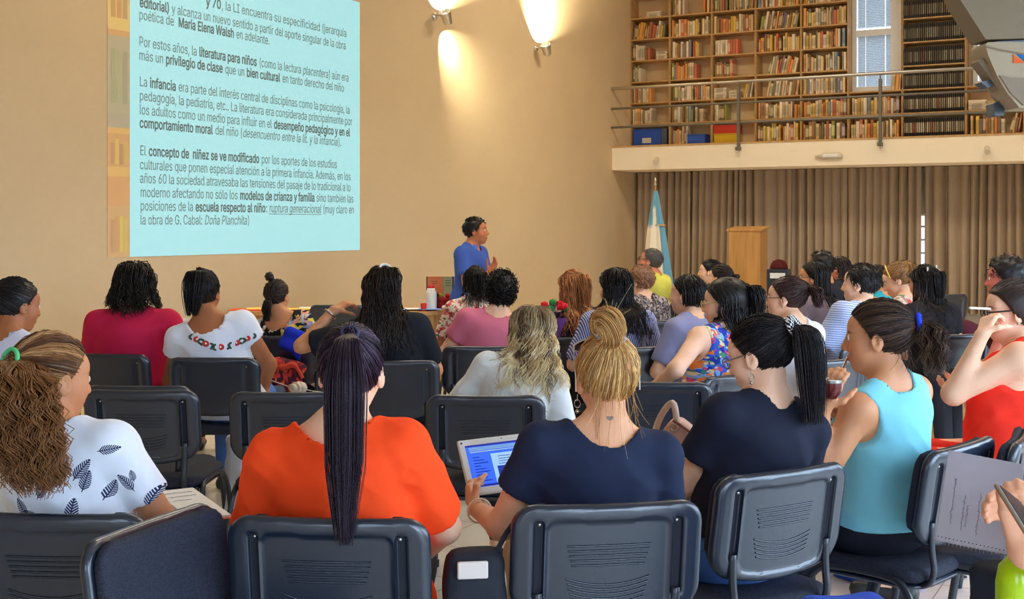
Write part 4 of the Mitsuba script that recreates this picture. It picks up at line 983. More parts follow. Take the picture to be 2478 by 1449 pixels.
TAN, FAIR, BROWN, OLIVE = srgb(205, 140, 98), srgb(236, 184, 150), srgb(172, 106, 68), srgb(192, 128, 86)
def Rx(a): return rot([1, 0, 0], a)
def Ry(a): return rot([0, 1, 0], a)
def chair_spot(px, py, yaw):
    q = P(px, py, .682 * FPX / (py - HOR)); o = Rzd(yaw) @ np.array([0, -.255, 0]); return q[0] - o[0], q[1] - o[1], yaw
def person(label, px, py, Y, yaw, hyaw=None, pitch=0, roll=0, lean=6, side=0, twist=0, w=1.0, male=False, skin=TAN, hair=None, top=None, legs=(.02, .02, .025), arms={}, near=False, stand=False, seed=0, chair_at=None, chair_label=None, hfwd=0.0, hx=0.0, scale=None, group=None, shoes=(.02, .02, .02)):
    hyaw = yaw if hyaw is None else hyaw
    tp = P(px, py, Y); hair_t = .016 if hair and hair[0] != 'short' else .010
    Rb = Rzd(yaw); piv = np.array([0, 0, .12]); wl = 1 + .7 * (w - 1)
    seat_y = .0 + .128 * (wl - 1)                              # how far the hips sit from the middle of the seat
    if chair_at is not None: chair_at = chair_spot(*chair_at)
    for it in range(6):
        Rup = Rzd(twist) @ Ry(side) @ Rx(-lean); Rw = Rzd(twist * .5) @ Ry(side * .5) @ Rx(-lean * .5)
        hc = piv + Rup @ (np.array([hx, .03 + hfwd, .695]) - piv); hc[2] -= .15 * hfwd
        crown = hc + np.array([0, 0, .119 + hair_t])
        s = (tp[2] - SEAT_Z) / crown[2]
        if chair_at is None or stand: break
        want = np.array(chair_at[:2]) + (Rzd(chair_at[2]) @ np.array([0, seat_y, 0]))[:2]
        off = (Rb.T @ np.array([*(tp[:2] - want), 0]))[:2] / s - crown[:2]
        lean = float(np.clip(lean + math.degrees(off[1] / .62), -3, 24)); side = float(np.clip(side + math.degrees(off[0] / .62), -13, 13))
    def U(p): return piv + Rup @ (np.asarray(p, float) - piv)
    def Uw(p): return piv + Rw @ (np.asarray(p, float) - piv)
    if stand: s = scale or 1.0; root_z = tp[2] - s * crown[2]
    else: root_z = SEAT_Z
    xy = tp[:2] - (Rb @ crown)[:2] * s
    root = np.array([xy[0], xy[1], root_z])
    def tw(p): return (np.asarray(p, float) * s) @ Rb.T + root
    def tl(p): return ((np.asarray(p, float) - root) @ Rb) / s
    floor = -root_z / s
    Rh = Rzd(hyaw - yaw) @ Ry(roll) @ Rx(-pitch)
    ws = (1.08 if male else 1.0) * (1 + .35 * (w - 1))
    r = np.random.default_rng(seed + 77)
    S_, E_, W_ = {}, {}, {}
    for sd, sg in (('R', 1), ('L', -1)):
        S = U((sg * .162 * ws, -.008, .492)); a = arms.get(sd, {})
        if 'wrist_w' in a: wr = tl(a['wrist_w'])
        else: wr = np.asarray(a.get('wrist', (sg * .10, .27, .17) if not stand else (sg * .2, .12, -.02)), float)
        E, wr = ik(S, wr, .275, .245, a.get('hint', (sg * .9, -.45, -.5)))
        S_[sd], E_[sd], W_[sd] = S, E, wr
    # skin
    torso = [s_ell((0, 0, .10), np.array([.176 * wl, .128 * wl, .115])), s_ell(Uw((0, .015, .235)), np.array([.142 * wl, .112 * w, .14]), Rw), s_ell(U((0, .0, .375)), np.array([.148 * wl * (1.05 if male else 1), .108 * wl, .16]), Rup), s_ell(U((0, -.022, .455)), np.array([.150 * ws, .082 * wl, .085]), Rup)]
    if not male: torso += [s_ell(U((sg * .068, .085, .36)), np.array([.066, .062, .066]) * (.6 + .4 * w), Rup) for sg in (1, -1)]
    sho = []
    for sd, sg in (('R', 1), ('L', -1)):
        sho += [s_cap(U((sg * .07, -.012, .505)), S_[sd], .042 * ws, .050 * ws * (1 + .3 * (w - 1))), s_cap(U((sg * .03, -.018, .575)), U((sg * .115, -.012, .522)), .032, .036)]
    nb, nt = U((0, -.008, .52)), hc + Rh @ np.array([0, -.018, -.06])
    neck = s_cap(nb, nt, .056 * (1.12 if male else 1) * (1 + .4 * (w - 1)), .051 * (1.1 if male else 1))
    limb = {}
    for sd in 'RL':
        ra = .046 * (1 + .8 * (w - 1)) * (1.05 if male else 1)
        limb[sd] = [s_cap(S_[sd], E_[sd], ra, .038 * (1 + .5 * (w - 1))), s_cap(E_[sd], W_[sd], .0385 * (1 + .5 * (w - 1)), .0255)]
    lg, lgs = [], []
    for sg in (1, -1):
        if stand: hp, kn, an = (sg * .085, 0, .06), (sg * .095, .02, floor * .48), (sg * .10, -.01, floor + .08)
        else: hp, kn, an = (sg * .095, .04, .085), (sg * .105, .43, .078), (sg * .11, .40, floor + .085)
        hp, kn, an = map(np.asarray, (hp, kn, an)); toe = an + [sg * .02, .15, -.045]
        lg += [s_cap(hp, kn, .088 * wl, .058 * wl), s_cap(kn, an, .056 * wl, .036), s_cap(an, toe, .036, .028)]; lgs.append((hp, kn, an, toe))
    def hp_(c, rr, R=None): return s_ell(hc + Rh @ np.asarray(c, float), np.asarray(rr, float), Rh @ R if R is not None else Rh)
    def hcap(a, b, r1, r2): return s_cap(hc + Rh @ np.asarray(a, float), hc + Rh @ np.asarray(b, float), r1, r2)
    fw = 1.05 if male else 1.0
    skull = s_union([hp_((0, -.012, .03), (.074, .093, .085)), hp_((0, .030, -.040), (.058 * fw, .060, .074)), hp_((0, .056, -.085), (.030 * fw, .030, .028)), hp_((.036, .052, -.025), (.030, .032, .034)), hp_((-.036, .052, -.025), (.030, .032, .034)), hp_((0, .062, .035), (.055, .028, .04))], .025)
    nose = s_union([hcap((0, .090, .012), (0, .107, -.026), .0072, .0108), hp_((.010, .098, -.030), (.009, .010, .008)), hp_((-.010, .098, -.030), (.009, .010, .008))], .010)
    lips = s_union([hp_((0, .089, -.057), (.022, .011, .0065)), hp_((0, .087, -.068), (.019, .011, .0075))], .004)
    socks = [hp_((sg * .031, .098, .006), (.016, .014, .011)) for sg in (1, -1)]
    lids = [hp_((sg * .031, .076, .006), (.0155, .0135, .0125)) for sg in (1, -1)]
    Rear = lambda sg: Rzd(-sg * 20) @ Rx(10)
    ears = [hp_((sg * .078, -.008, -.008), (.0095, .021, .034), Rear(sg)) for sg in (1, -1)]
    conch = [hp_((sg * .087, -.003, -.004), (.006, .011, .017), Rear(sg)) for sg in (1, -1)]
    fT, fS = s_union(torso, .045), s_union(sho, .02)
    fL = {sd: s_union(limb[sd], .022) for sd in 'RL'}; fG = s_union(lg, .03)
    def head(p):
        d = smin(skull(p), nose(p), .012); d = smin(d, lips(p), .006)
        for q in socks: d = smax(d, -q(p), .012)
        for q in lids: d = smin(d, q(p), .004)
        for q, c in zip(ears, conch): d = smin(d, smax(q(p), -c(p), .004), .006)
        return d
    def body(p):
        d = smin(fT(p), fS(p), .05); d = smin(d, neck(p), .045)
        for sd in 'RL': d = smin(d, fL[sd](p), .03)
        return smin(d, fG(p), .035)
    def neck_head(p):
        d = smin(neck(p), fS(p), .045)
        return smin(head(p), smin(d, fT(p), .05), .022)
    zc = nb[2] + .045
    hb, hh = (.011, .0054) if near else (.021, .0085)
    pts = np.array([S_['R'], S_['L'], E_['R'], E_['L'], W_['R'], W_['L'], nb] + [q for l in lgs for q in l] + [np.array([0, 0, .1])])
    lo, hi = pts.min(0) - .2, pts.max(0) + .2; hi[2] = max(zc + .012, pts[:7, 2].max() + .07); lo[2] = floor - .01
    mb = net(body, lo, hi, hb)
    mh = net(neck_head, [hc[0] - .15, hc[1] - .16, zc - .01], hc + [.15, .16, .16], hh)
    pieces = [mb, mh]
    for sd, sg in (('R', 1), ('L', -1)):
        a = arms.get(sd, {}); fd = unit(W_[sd] - E_[sd])
        d_ = a.get('dir', fd); d_ = tl(np.asarray(d_) + root) * s if a.get('w') else np.asarray(d_, float)
        n_ = a.get('palm', (-sg * .25, .2, -1)); n_ = tl(np.asarray(n_) + root) * s if a.get('w') else np.asarray(n_, float)
        pr = hand_prims(W_[sd], d_, n_, sg, a.get('curl', .35), a.get('spread', 1.0), .95 if not male else 1.05)
        fh = s_union(pr, .010); fa = limb[sd][1]
        f_ = lambda p, fh=fh, fa=fa: smin(fh(p), fa(p), .02)
        c = W_[sd] + unit(d_) * .08
        hm = net(f_, np.minimum(c - .115, W_[sd] - .02), np.maximum(c + .115, W_[sd] + .02), .004 if near else .008)
        pieces.append(hm)
    m = cat(pieces); v = np.asarray(m.vertices)
    q = (v - hc) @ Rh
    col = np.tile(skin, (len(v), 1)) * (1 + .10 * (meshkit.fbm(v * 16, 2, 3) - .5))[:, None]
    lipm = np.exp(-((q[:, 0] / .021) ** 2 + ((q[:, 2] + .0625) / .0095) ** 2) ** 2) * (q[:, 1] > .07)
    col = col * (1 - lipm[:, None]) + np.asarray(skin) * np.array([.85, .48, .5]) * lipm[:, None]
    brow = np.exp(-(((np.abs(q[:, 0]) - .033) / .019) ** 2 + ((q[:, 2] - .026 + 6 * (np.abs(q[:, 0]) - .03) ** 2) / .0045) ** 2) ** 2) * (q[:, 1] > .05)
    hcol = srgb(*hair[1][0]) if hair else np.array([.02, .015, .01])
    col = col * (1 - .85 * brow[:, None]) + hcol * .6 * brow[:, None] * .85
    if male:
        beard = np.clip(1 - ((q[:, 0] / .06) ** 2 + ((q[:, 1] - .06) / .07) ** 2 + ((q[:, 2] + .09) / .05) ** 2), 0, 1) * (np.linalg.norm(q, axis=1) < .17)
        col = col * (1 - .22 * beard[:, None])
    cheek = np.exp(-(((np.abs(q[:, 0]) - .045) / .025) ** 2 + ((q[:, 2] + .025) / .025) ** 2)) * (q[:, 1] > .03)
    col = col * (1 + np.array([.08, -.05, -.06]) * cheek[:, None])
    key = thing('person', label, 'person', group)
    m.vertices = tw(v); part(key, 'body', m, 'm_skin', color=np.clip(col, 0, 1), smooth=True)
    for sg in (1, -1):
        e = trimesh.creation.icosphere(2, .0122); ev = np.asarray(e.vertices); fz = ev[:, 1] / .0122
        ec = np.where(fz[:, None] > .90, [.015, .01, .008], np.where(fz[:, None] > .74, [.07, .035, .02], [.75, .72, .68]))
        e.vertices = tw((ev + [sg * .031, .0805, .006]) @ Rh.T + hc); part(key, 'eye', e, 'm_gloss', color=ec, smooth=True)
    # clothes
    top = dict(top or {}); kind, loose = top.get('kind', 'tee'), top.get('loose', .0)
    fl = [s_union(torso, .045)]; rn = top.get('neck', .072); infl = .011 + loose
    nk = s_cap(nb + Rup @ np.array([0, top.get('ny', .012), .018 - (rn - .072) * .4]), nb + Rup @ np.array([0, .03, .30]), rn, rn * 1.25)
    slv = {'tee': .52, 'polo': .55, 'long': 2.0, 'sleeveless': 0, 'cap': .28, 'elbow': .9}[kind] if 'sleeve' not in top else top['sleeve']
    wr_amp = top.get('wrinkle', .010 if near else .007)
    def shirt0(p):
        d = fl[0](p) - infl - np.float32(.007) * np.clip((.26 - p[:, 2]) / .08, 0, 1)
        d = smin(d, fS(p) - (.010 + loose * .4), .05) if kind != 'sleeveless' else smin(d, fS(p) - .008, .03)
        if kind == 'sleeveless':
            for sd, sg in (('R', 1), ('L', -1)):
                cc = S_[sd] + Rup @ np.array([sg * .052, .0, -.03]); d = smax(d, top.get('hole', .088) - np.linalg.norm((p - cc.astype(np.float32)) * np.float32([1, .8, .8]), axis=1), .012)
        else:
            for sd in 'RL':
                ax = unit(E_[sd] - S_[sd]); L = np.linalg.norm(E_[sd] - S_[sd]); ra = .046 * (1 + .8 * (w - 1)) + .013 + loose * .8
                c = s_cap(S_[sd], E_[sd], ra, ra - .004 + top.get('flare', .004))(p)
                if slv < 1.2: c = np.maximum(c, (p - S_[sd].astype(np.float32)) @ ax.astype(np.float32) - slv * L)
                else:
                    c = smin(c, s_cap(E_[sd], W_[sd], ra - .008, .034)(p), .02); a2 = unit(W_[sd] - E_[sd])
                    c = np.where((p - W_[sd]) @ a2 > -.012, np.maximum(c, ((p - W_[sd]) @ a2 + .012)), c)
                d = smin(d, c, .03)
        if wr_amp:
            k = p @ np.float32([[7, 3, 0], [0, 8, 0], [6, 0, 9]]).T; d = d + np.float32(wr_amp) * (np.abs(meshkit.fbm(k + seed, 2, 5) - .5) * 2 - .25).astype(np.float32)
        return d
    def shirt(p):
        d = shirt0(p); d = smax(d, -nk(p), .008)
        return smax(d, np.float32(top.get('hem', .015)) - p[:, 2], .01)
    pts = np.array([S_['R'], S_['L'], nb] + ([E_['R'], E_['L']] if slv > .3 else []) + ([W_['R'], W_['L']] if slv > 1.2 else []))
    lo, hi = np.minimum(pts.min(0) - .13, [-.26 * w, -.2 * w, -.02]), np.maximum(pts.max(0) + .13, [.26 * w, .24 * w, .2])
    hs = .0074 if near else .0145
    ms = net(shirt, lo, hi, hs); v = np.asarray(ms.vertices)
    c = top.get('col', (.5, .5, .5)); c = c(v, s) if callable(c) else np.tile(np.asarray(c, float), (len(v), 1))
    P_ = dict(key=key, tw=tw, tl=tl, s=s, Rb=Rb, Rh=Rh, hc=hc, U=U, Rup=Rup, S=S_, E=E_, W=W_, root=root, nb=nb, shirt=shirt0, skin=neck_head)
    ms.vertices = tw(v); P_['shirt_key'] = part(key, 'shirt' if kind in ('polo', 'long') and male else 'blouse' if top.get('blouse') else 'top' if kind == 'sleeveless' else 'shirt', ms, top.get('mat', 'm_matte'), color=c if top.get('mat', 'm_matte') == 'm_matte' else None, uv=v[:, [0, 2]] if 'mat' in top else None, smooth=True)
    if top.get('collar') is not None:
        cc = nb + Rup @ np.array([0, .006, .032]); a = np.linspace(-2.7, 2.7, 28)
        ring = np.stack([np.sin(a) * .072 * ws, -np.cos(a) * .066, 0 * a], 1)
        up, dn = ring * .92 + [0, 0, .032], ring * 1.18 + [0, 0, -.012]
        dn[:4] += [0, .012, -.02]; dn[-4:] += [0, .012, -.02]
        vv = np.vstack([ring, up, dn]) @ Rup.T + cc; n_ = len(a); F = []
        for i in range(n_ - 1):
            for A, B in ((0, 1), (1, 2)): F += [[A * n_ + i, A * n_ + i + 1, B * n_ + i + 1], [A * n_ + i, B * n_ + i + 1, B * n_ + i]]
        part(key, 'collar', tm(tw(vv), F), 'm_matte', color=np.asarray(top['collar'], float), smooth=True)
    # trousers and shoes
    def trousers(p):
        d = smin(torso[0](p) - .010, s_union([lg[0], lg[1], lg[3], lg[4]], .03)(p) - .010, .05)
        for l in lgs: d = np.where(np.linalg.norm(p - l[2], axis=1) < .2, np.maximum(d, l[2][2] + .02 - p[:, 2]), d)
        return smax(d, p[:, 2] - np.float32(.165 if top.get('hem', 0) < .1 else .20), .01)
    lp = np.array([q for l in lgs for q in l[:3]])
    mt = net(trousers, np.minimum(lp.min(0) - .13, [-.25 * w, -.19 * w, 0]), np.maximum(lp.max(0) + .13, [.25 * w, .19 * w, .23]), .013 if near else .024)
    mt.vertices = tw(mt.vertices); part(key, 'trousers', mt, 'm_matte', color=np.asarray(legs, float), smooth=True)
    for l in lgs:
        fs = s_cap(l[2] + [0, -.03, -.045], l[3] + [0, .01, .004], .042, .036)
        f_ = lambda p: smax(fs(p), np.float32(floor + .001) - p[:, 2], .006)
        sh = net(f_, np.minimum(l[2], l[3]) - .09, np.maximum(l[2], l[3]) + [.09, .09, .05], .017); sh.vertices = tw(sh.vertices)
        part(key, 'shoe', sh, 'm_satin', color=np.asarray(shoes, float), smooth=True)
    # hair
    if hair:
        style, cols, q = hair[0], hair[1], dict(hair[2]) if len(hair) > 2 else {}
        Nn = q.get('N', 950 if near else 300)
        H = Hair(Rh, hc, shirt0 if (style in ('long', 'half') or q.get('L', 0) > .18) else None, seed + 5, cols, Nn, q.get('rad', .0013 if near else .0028) / s)
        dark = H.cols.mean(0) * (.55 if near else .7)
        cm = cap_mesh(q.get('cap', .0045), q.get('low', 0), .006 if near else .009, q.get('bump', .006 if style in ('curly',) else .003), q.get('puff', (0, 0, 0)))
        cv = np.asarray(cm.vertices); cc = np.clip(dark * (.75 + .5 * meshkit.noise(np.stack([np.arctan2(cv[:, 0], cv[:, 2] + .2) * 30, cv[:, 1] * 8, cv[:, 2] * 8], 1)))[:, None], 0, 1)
        tie = dress_hair(H, style, q, near)
        cm.vertices = cv @ Rh.T + hc; H.out.append((cm, cc))
        hm, hcl = H.finish(); hm.vertices = tw(hm.vertices)
        part(key, 'hair', hm, 'm_hair', color=hcl, smooth=True)
        P_['tie'] = tie
    if chair_label:
        cyaw = yaw if chair_at is None else chair_at[2]; o_ = Rzd(cyaw) @ np.array([0, seat_y, 0])
        cx, cy = root[0] - o_[0], root[1] - o_[1]
        if chair_at is not None:                                 # the chair may stand a little off the sitter's middle
            q_ = Rzd(cyaw).T @ np.array([chair_at[0] - cx, chair_at[1] - cy, 0]); q_ = Rzd(cyaw) @ np.array([np.clip(q_[0], -.07, .07), np.clip(q_[1], -.12, .0), 0]); cx, cy = cx + q_[0], cy + q_[1]
        P_['chair'] = chair(cx, cy, cyaw, chair_label, near)
    return P_
def ring_at(Pn, pos, axis, R, r, n=20, name='hair_tie', bsdf='m_matte', color=(1, 1, 1), label=None, squash=1.0):
    axis = unit(axis); a = unit(np.cross(axis, [.2, .3, 1])); b = np.cross(axis, a)
    t = np.linspace(0, 2 * np.pi, n, endpoint=False)
    m = tube(Pn['tw'](pos + R * (np.cos(t)[:, None] * a + np.sin(t)[:, None] * b * squash)), r * Pn['s'], 7, closed=True)
    return part(Pn['key'], name, m, bsdf, color=color, smooth=True, label=label)
def hair_tie(Pn, color, R=.02, r=.006, label=None, d=.006):
    T0, e0 = Pn['tie']; return ring_at(Pn, T0 + e0 * d, e0, R, r, 22, 'hair_tie', color=color, label=label)
def hp(Pn, p): return Pn['tw'](Pn['hc'] + Pn['Rh'] @ np.asarray(p, float))
def glasses(Pn, col=(.02, .02, .02), r=.0022):
    k = part(Pn['key'], 'glasses', cat([tube([hp(Pn, (sg * .032 + .024 * math.cos(t) , .104, .004 + .017 * math.sin(t))) for t in np.linspace(0, 6.28, 18, endpoint=False)], r, 5, closed=True) for sg in (1, -1)] + [tube([hp(Pn, q) for q in ((-.008, .106, .008), (0, .108, .01), (.008, .106, .008))], r, 5)] + [tube([hp(Pn, q) for q in ((sg * .056, .103, .008), (sg * .074, .07, .01), (sg * .079, .0, .012), (sg * .077, -.03, -.004))], r, 5) for sg in (1, -1)]), 'm_satin', color=np.asarray(col, float), smooth=True)
    for sg in (1, -1):
        t = np.linspace(0, 6.28, 18, endpoint=False); v = np.array([hp(Pn, (sg * .032, .1045, .004))] + [hp(Pn, (sg * .032 + .0235 * math.cos(a), .104, .004 + .0165 * math.sin(a))) for a in t])
        f = [[0, i + 1, (i + 1) % 18 + 1] for i in range(18)]; part(k, 'lens', tm(v, f), 'm_pane', smooth=False)
def earring(Pn, sides=(1, -1), col=(.7, .65, .5), drop=.0, r=.004):
    for sg in sides:
        e = hp(Pn, (sg * .086, .0, -.040)); ms = [moved(trimesh.creation.icosphere(1, r), t=e)]
        if drop: ms = [tube([e, e - [0, 0, drop * .4]], .0012, 5), moved(trimesh.creation.icosphere(1, r * 1.3), t=e - [0, 0, drop])] + [tube([e + np.array([math.cos(t) * .008, math.sin(t) * .006, -drop * .55 + math.sin(t) * .010]) for t in np.linspace(0, 6.28, 12, endpoint=False)], .0014, 5, closed=True)]
        part(Pn['key'], 'earring', cat(ms), 'm_steel', smooth=True)
# ---------------------------------------------------------------- printed and woven cloth (uv = position on the garment in metres)
NAVY = srgb(38, 46, 78)
FEATH = [(.060, .470, 55, .060), (.068, .440, 70, .055), (-.035, .415, 50, .052), (.035, .360, 80, .070), (.115, .412, 60, .055), (.150, .428, 125, .052), (.205, .385, 65, .060), (.205, .470, 130, .050), (.125, .520, 10, .05), (-.105, .365, 120, .055), (-.075, .345, 150, .05), (.165, .445, 100, .03), (-.12, .48, 40, .06), (-.02, .52, 60, .05), (.10, .30, 40, .06), (-.04, .27, 120, .06), (.2, .29, 90, .06)]
def f_feather(p, n, uv):
    d = mi.Float(0)
    for cx, cz, a, L in FEATH:
        c, s = math.cos(math.radians(a)), math.sin(math.radians(a))
        x, y = uv.x - cx, uv.y - cz
        t, v = (x * c + y * s) / L + .5, (-x * s + y * c) / L
        env = .26 * dr.sqrt(dr.maximum(dr.sin(dr.clip(t, 0, 1) * math.pi), 0)) * (1.15 - .5 * t)
        k = (t - dr.abs(v) * .9) * 9; barb = dr.select((k - dr.floor(k)) < .62, 1.0, 0.0)
        leaf = dr.select((t > 0) & (t < 1) & (dr.abs(v) < env), barb, 0.0)
        d = dr.maximum(d, dr.maximum(leaf, dr.select((t > -.1) & (t < 1) & (dr.abs(v) < .02), 1.0, 0.0)))
    return mikit.mix(mi.Color3f(.80, .83, .90), mi.Color3f(*[float(q) for q in NAVY]), d)
mat('m_feather', mikit.proc(f_feather), .85, .25)
def blobs(base, cols, scale, cut, seed=0.0):
    def fn(p, n, uv):
        c = mi.Color3f(*[float(q) for q in base])
        for i, (col, k) in enumerate(cols):
            g = mikit.fbm(uv.x * scale * (1 + .13 * i) + 7.3 * i + seed, uv.y * scale * (1 + .1 * i) - 3.1 * i, 2.0 + i, 2)
            c = mikit.mix(c, mi.Color3f(*[float(q) for q in col]), mikit.smoothstep(cut + k, cut + k + .05, g))
        return c
    return fn
mat('m_tropic', mikit.proc(blobs(srgb(50, 95, 215), [(srgb(30, 55, 165), -.02), (srgb(130, 185, 240), .05), (srgb(225, 70, 115), .10), (srgb(240, 135, 60), .12), (srgb(225, 210, 170), .13), (srgb(70, 150, 110), .17)], 38, .52)), .7, .3)
mat('m_dark_floral', mikit.proc(blobs(srgb(24, 24, 28), [(srgb(150, 150, 185), .07), (srgb(225, 205, 90), .13), (srgb(225, 160, 130), .13), (srgb(200, 200, 205), .12)], 30, .52, 4.0)), .8, .3)
mat('m_pink_floral', mikit.proc(blobs(srgb(236, 220, 205), [(srgb(215, 110, 110), .09), (srgb(190, 60, 60), .15), (srgb(120, 110, 110), .16)], 45, .5, 9.0)), .85, .3)
mat('m_red_floral', mikit.proc(blobs(srgb(222, 205, 195), [(srgb(205, 90, 85), .10), (srgb(110, 130, 100), .12), (srgb(170, 150, 140), .08)], 40, .5, 2.0)), .85, .3)
mat('m_paisley', mikit.proc(blobs(srgb(120, 108, 105), [(srgb(60, 52, 60), .03), (srgb(175, 160, 150), .09)], 70, .48, 5.0)), .85, .3)
def stripes(a, b, per, ratio, vert=False, tilt=0.0):
    def fn(p, n, uv):
        k = ((uv.x if vert else uv.y) + tilt * (uv.y if vert else uv.x) + .004 * mikit.noise(uv.x * 20, uv.y * 20, 0.0)) / per
        return mikit.mix(mi.Color3f(*[float(q) for q in a]), mi.Color3f(*[float(q) for q in b]), dr.select(k - dr.floor(k) < ratio, 1.0, 0.0))
    return fn
mat('m_blue_stripe', mikit.proc(stripes(srgb(190, 200, 228), srgb(110, 130, 185), .013, .35, False, .12)), .85, .3)
mat('m_navy_stripe', mikit.proc(stripes(srgb(200, 205, 230), srgb(60, 75, 140), .012, .5, True, .3)), .85, .3)
def checker(a, b, per):
    def fn(p, n, uv):
        k = dr.floor((p.x + p.y * .4) / per) + dr.floor((p.z - p.y * .3) / per)
        return mikit.mix(mi.Color3f(*[float(q) for q in a]), mi.Color3f(*[float(q) for q in b]), dr.select(k * .5 - dr.floor(k * .5) < .25, 1.0, 0.0))
    return fn
mat('m_check', mikit.proc(checker(srgb(225, 225, 222), srgb(25, 25, 30), .006)), .85, .3)

BLK = [(24, 20, 20), (34, 28, 27), (18, 16, 18)]
DKB = [(40, 28, 24), (54, 38, 30), (30, 22, 20)]
JEANS = srgb(70, 105, 165)
# ---------------------------------------------------------------- nearest row, from the left
A1 = person('woman with a wavy brown ponytail and a white shirt printed with navy leaves', 128, 797, 3.2, -14, hyaw=-42, pitch=8, lean=8, w=1.05, near=True, skin=TAN, seed=1,
            hair=('pony', [(124, 80, 44), (158, 110, 66), (100, 62, 36), (186, 138, 90), (84, 52, 32)], dict(tie=(.16, -1, .12), L=.37, rt=.145, out=.075, wave=.020, lam=.075, clumps=34, jit=.07, tk=1.5, swp=.6, sway=(.17, -.03, 0), flat=.85, rise=.016, tip=.75, frizz=.0008, fly=0, tn=850)),
            top=dict(kind='tee', mat='m_feather', loose=.004, neck=.085, sleeve=.62), chair_label='black chair under the woman in the leaf-print shirt, at the left edge', chair_at=(150, 1228, -4))
hair_tie(A1, srgb(95, 200, 130), .030, .0065, 'mint green hair band')
A2 = person('woman with a long straight dark purple ponytail in a bright orange shirt', 850, 778, 3.14, -2, hyaw=-3, w=1.13, near=True, skin=FAIR, lean=5, side=5, seed=2, hx=.045,
            hair=('pony', [(48, 34, 48), (64, 46, 64), (36, 27, 38), (82, 64, 88), (44, 32, 40)], dict(tie=(.15, -.70, .70), L=.55, rt=.048, out=.21, flat=.55, rise=.022, tip=.45, sway=(.0, 0, 0), e0=(.1, -1, .35), tn=850)),
            top=dict(kind='tee', col=srgb(255, 76, 26), loose=.012, neck=.10, sleeve=.85, wrinkle=.014), arms={'L': dict(wrist=(-.13, .25, .13), hint=(-1, -.3, -.4)), 'R': dict(wrist=(.13, .25, .13), hint=(1, -.3, -.4))}, chair_label='black chair under the woman in the orange shirt', chair_at=(800, 1246, -5))
hair_tie(A2, srgb(70, 66, 88), .020, .005, 'grey hair band')
A3 = person('woman with a blonde top bun in a navy shirt, sunglasses pushed up on her head', 1466, 806, 3.3, 8, hyaw=12, pitch=2, w=1.16, near=True, skin=srgb(222, 160, 120), lean=7, seed=3,
            hair=('bun', [(208, 162, 96), (228, 190, 126), (186, 136, 76), (170, 120, 66), (234, 202, 146), (200, 152, 88)], dict(tie=(.02, -.45, .89), br=.058, bax=(.9, .35, .2), bo=(-.022, -.01, -.014), rise=.016, hv=.018, wisps=46, wl=.26, fly=46, tn=0, N=1700, rad=.0010)),
            top=dict(kind='tee', col=srgb(30, 38, 62), loose=.004, neck=.102, sleeve=.55), arms={'L': dict(wrist_w=P(1152, 1230, 3.52), hint=(-.3, -.5, -1), dir=P(1126, 1180, 3.62) - P(1152, 1230, 3.52), palm=(1, .3, .1), w=True, curl=.75)},
            legs=srgb(165, 140, 112), chair_label='black chair under the woman with the blonde bun', chair_at=(1468, 1214, 9))
ring_at(A3, A3['tie'][0] + A3['tie'][1] * .012 + np.array([-.012, -.010, -.006]), unit([.15, -.30, 1]), .043, .0052, 28, 'hair_tie', color=srgb(150, 165, 180), label='grey patterned hair band')
earring(A3, (-1,), drop=.045, r=.0045)
A4 = person('woman with glasses and a long straight black ponytail in a checked scrunchie, navy shirt', 1838, 759, 3.72, 22, hyaw=54, pitch=17, hx=-.055, w=1.02, near=True, skin=FAIR, lean=9, seed=4,
            hair=('pony', [(26, 22, 26), (36, 30, 34), (20, 17, 22), (48, 40, 44)], dict(tie=(.0, -.93, .22), L=.37, rt=.074, out=.05, flat=.6, rise=.018, tip=.7, sway=(.02, 0, 0), tn=850)),
            top=dict(kind='tee', col=srgb(26, 29, 46), loose=.006, neck=.076, sleeve=.6, hem=.15), legs=JEANS * 1.3, arms={'L': dict(wrist=(-.12, .25, .10), hint=(-1, -.3, -.6))}, chair_label='black chair under the woman in the navy shirt and jeans', chair_at=(1896, 1136, 31))
ring_at(A4, A4['tie'][0] + A4['tie'][1] * .012, A4['tie'][1], .030, .013, 26, 'scrunchie', 'm_check', color=None, label='black and white checked scrunchie')
glasses(A4, srgb(120, 100, 95)); earring(A4, (-1,), drop=.035)
A5 = person('woman in a light turquoise sleeveless top drinking from a mate gourd, blue hair band', 2122, 718, 4.0, 42, hyaw=69, pitch=4, w=1.14, near=True, skin=TAN, lean=9, seed=5,
            hair=('pony', [(60, 40, 30), (80, 56, 42), (46, 31, 25), (96, 70, 52)], dict(tie=(0, -.97, .12), L=.21, rt=.066, out=.055, wave=.010, lam=.07, frizz=.0016, rise=.016, clumps=20, tip=.75, fly=40, wisps=20, wl=.1)),
            top=dict(kind='sleeveless', col=srgb(128, 200, 212), loose=.004, hem=.085, neck=.09, wrinkle=.012), legs=srgb(28, 30, 40), arms={'L': dict(wrist_w=P(1990, 985, 3.86), hint=(-.3, .1, -1), dir=P(2012, 930, 3.84) - P(1990, 985, 3.86), palm=(.5, .7, .1), w=True, curl=.55), 'R': dict(wrist_w=P(2030, 1000, 4.05), hint=(.3, 0, -1))},
            chair_label='black chair under the woman in the turquoise top', chair_at=(2258, 1066, 46))
hair_tie(A5, srgb(40, 70, 225), .026, .009, 'royal blue hair band')
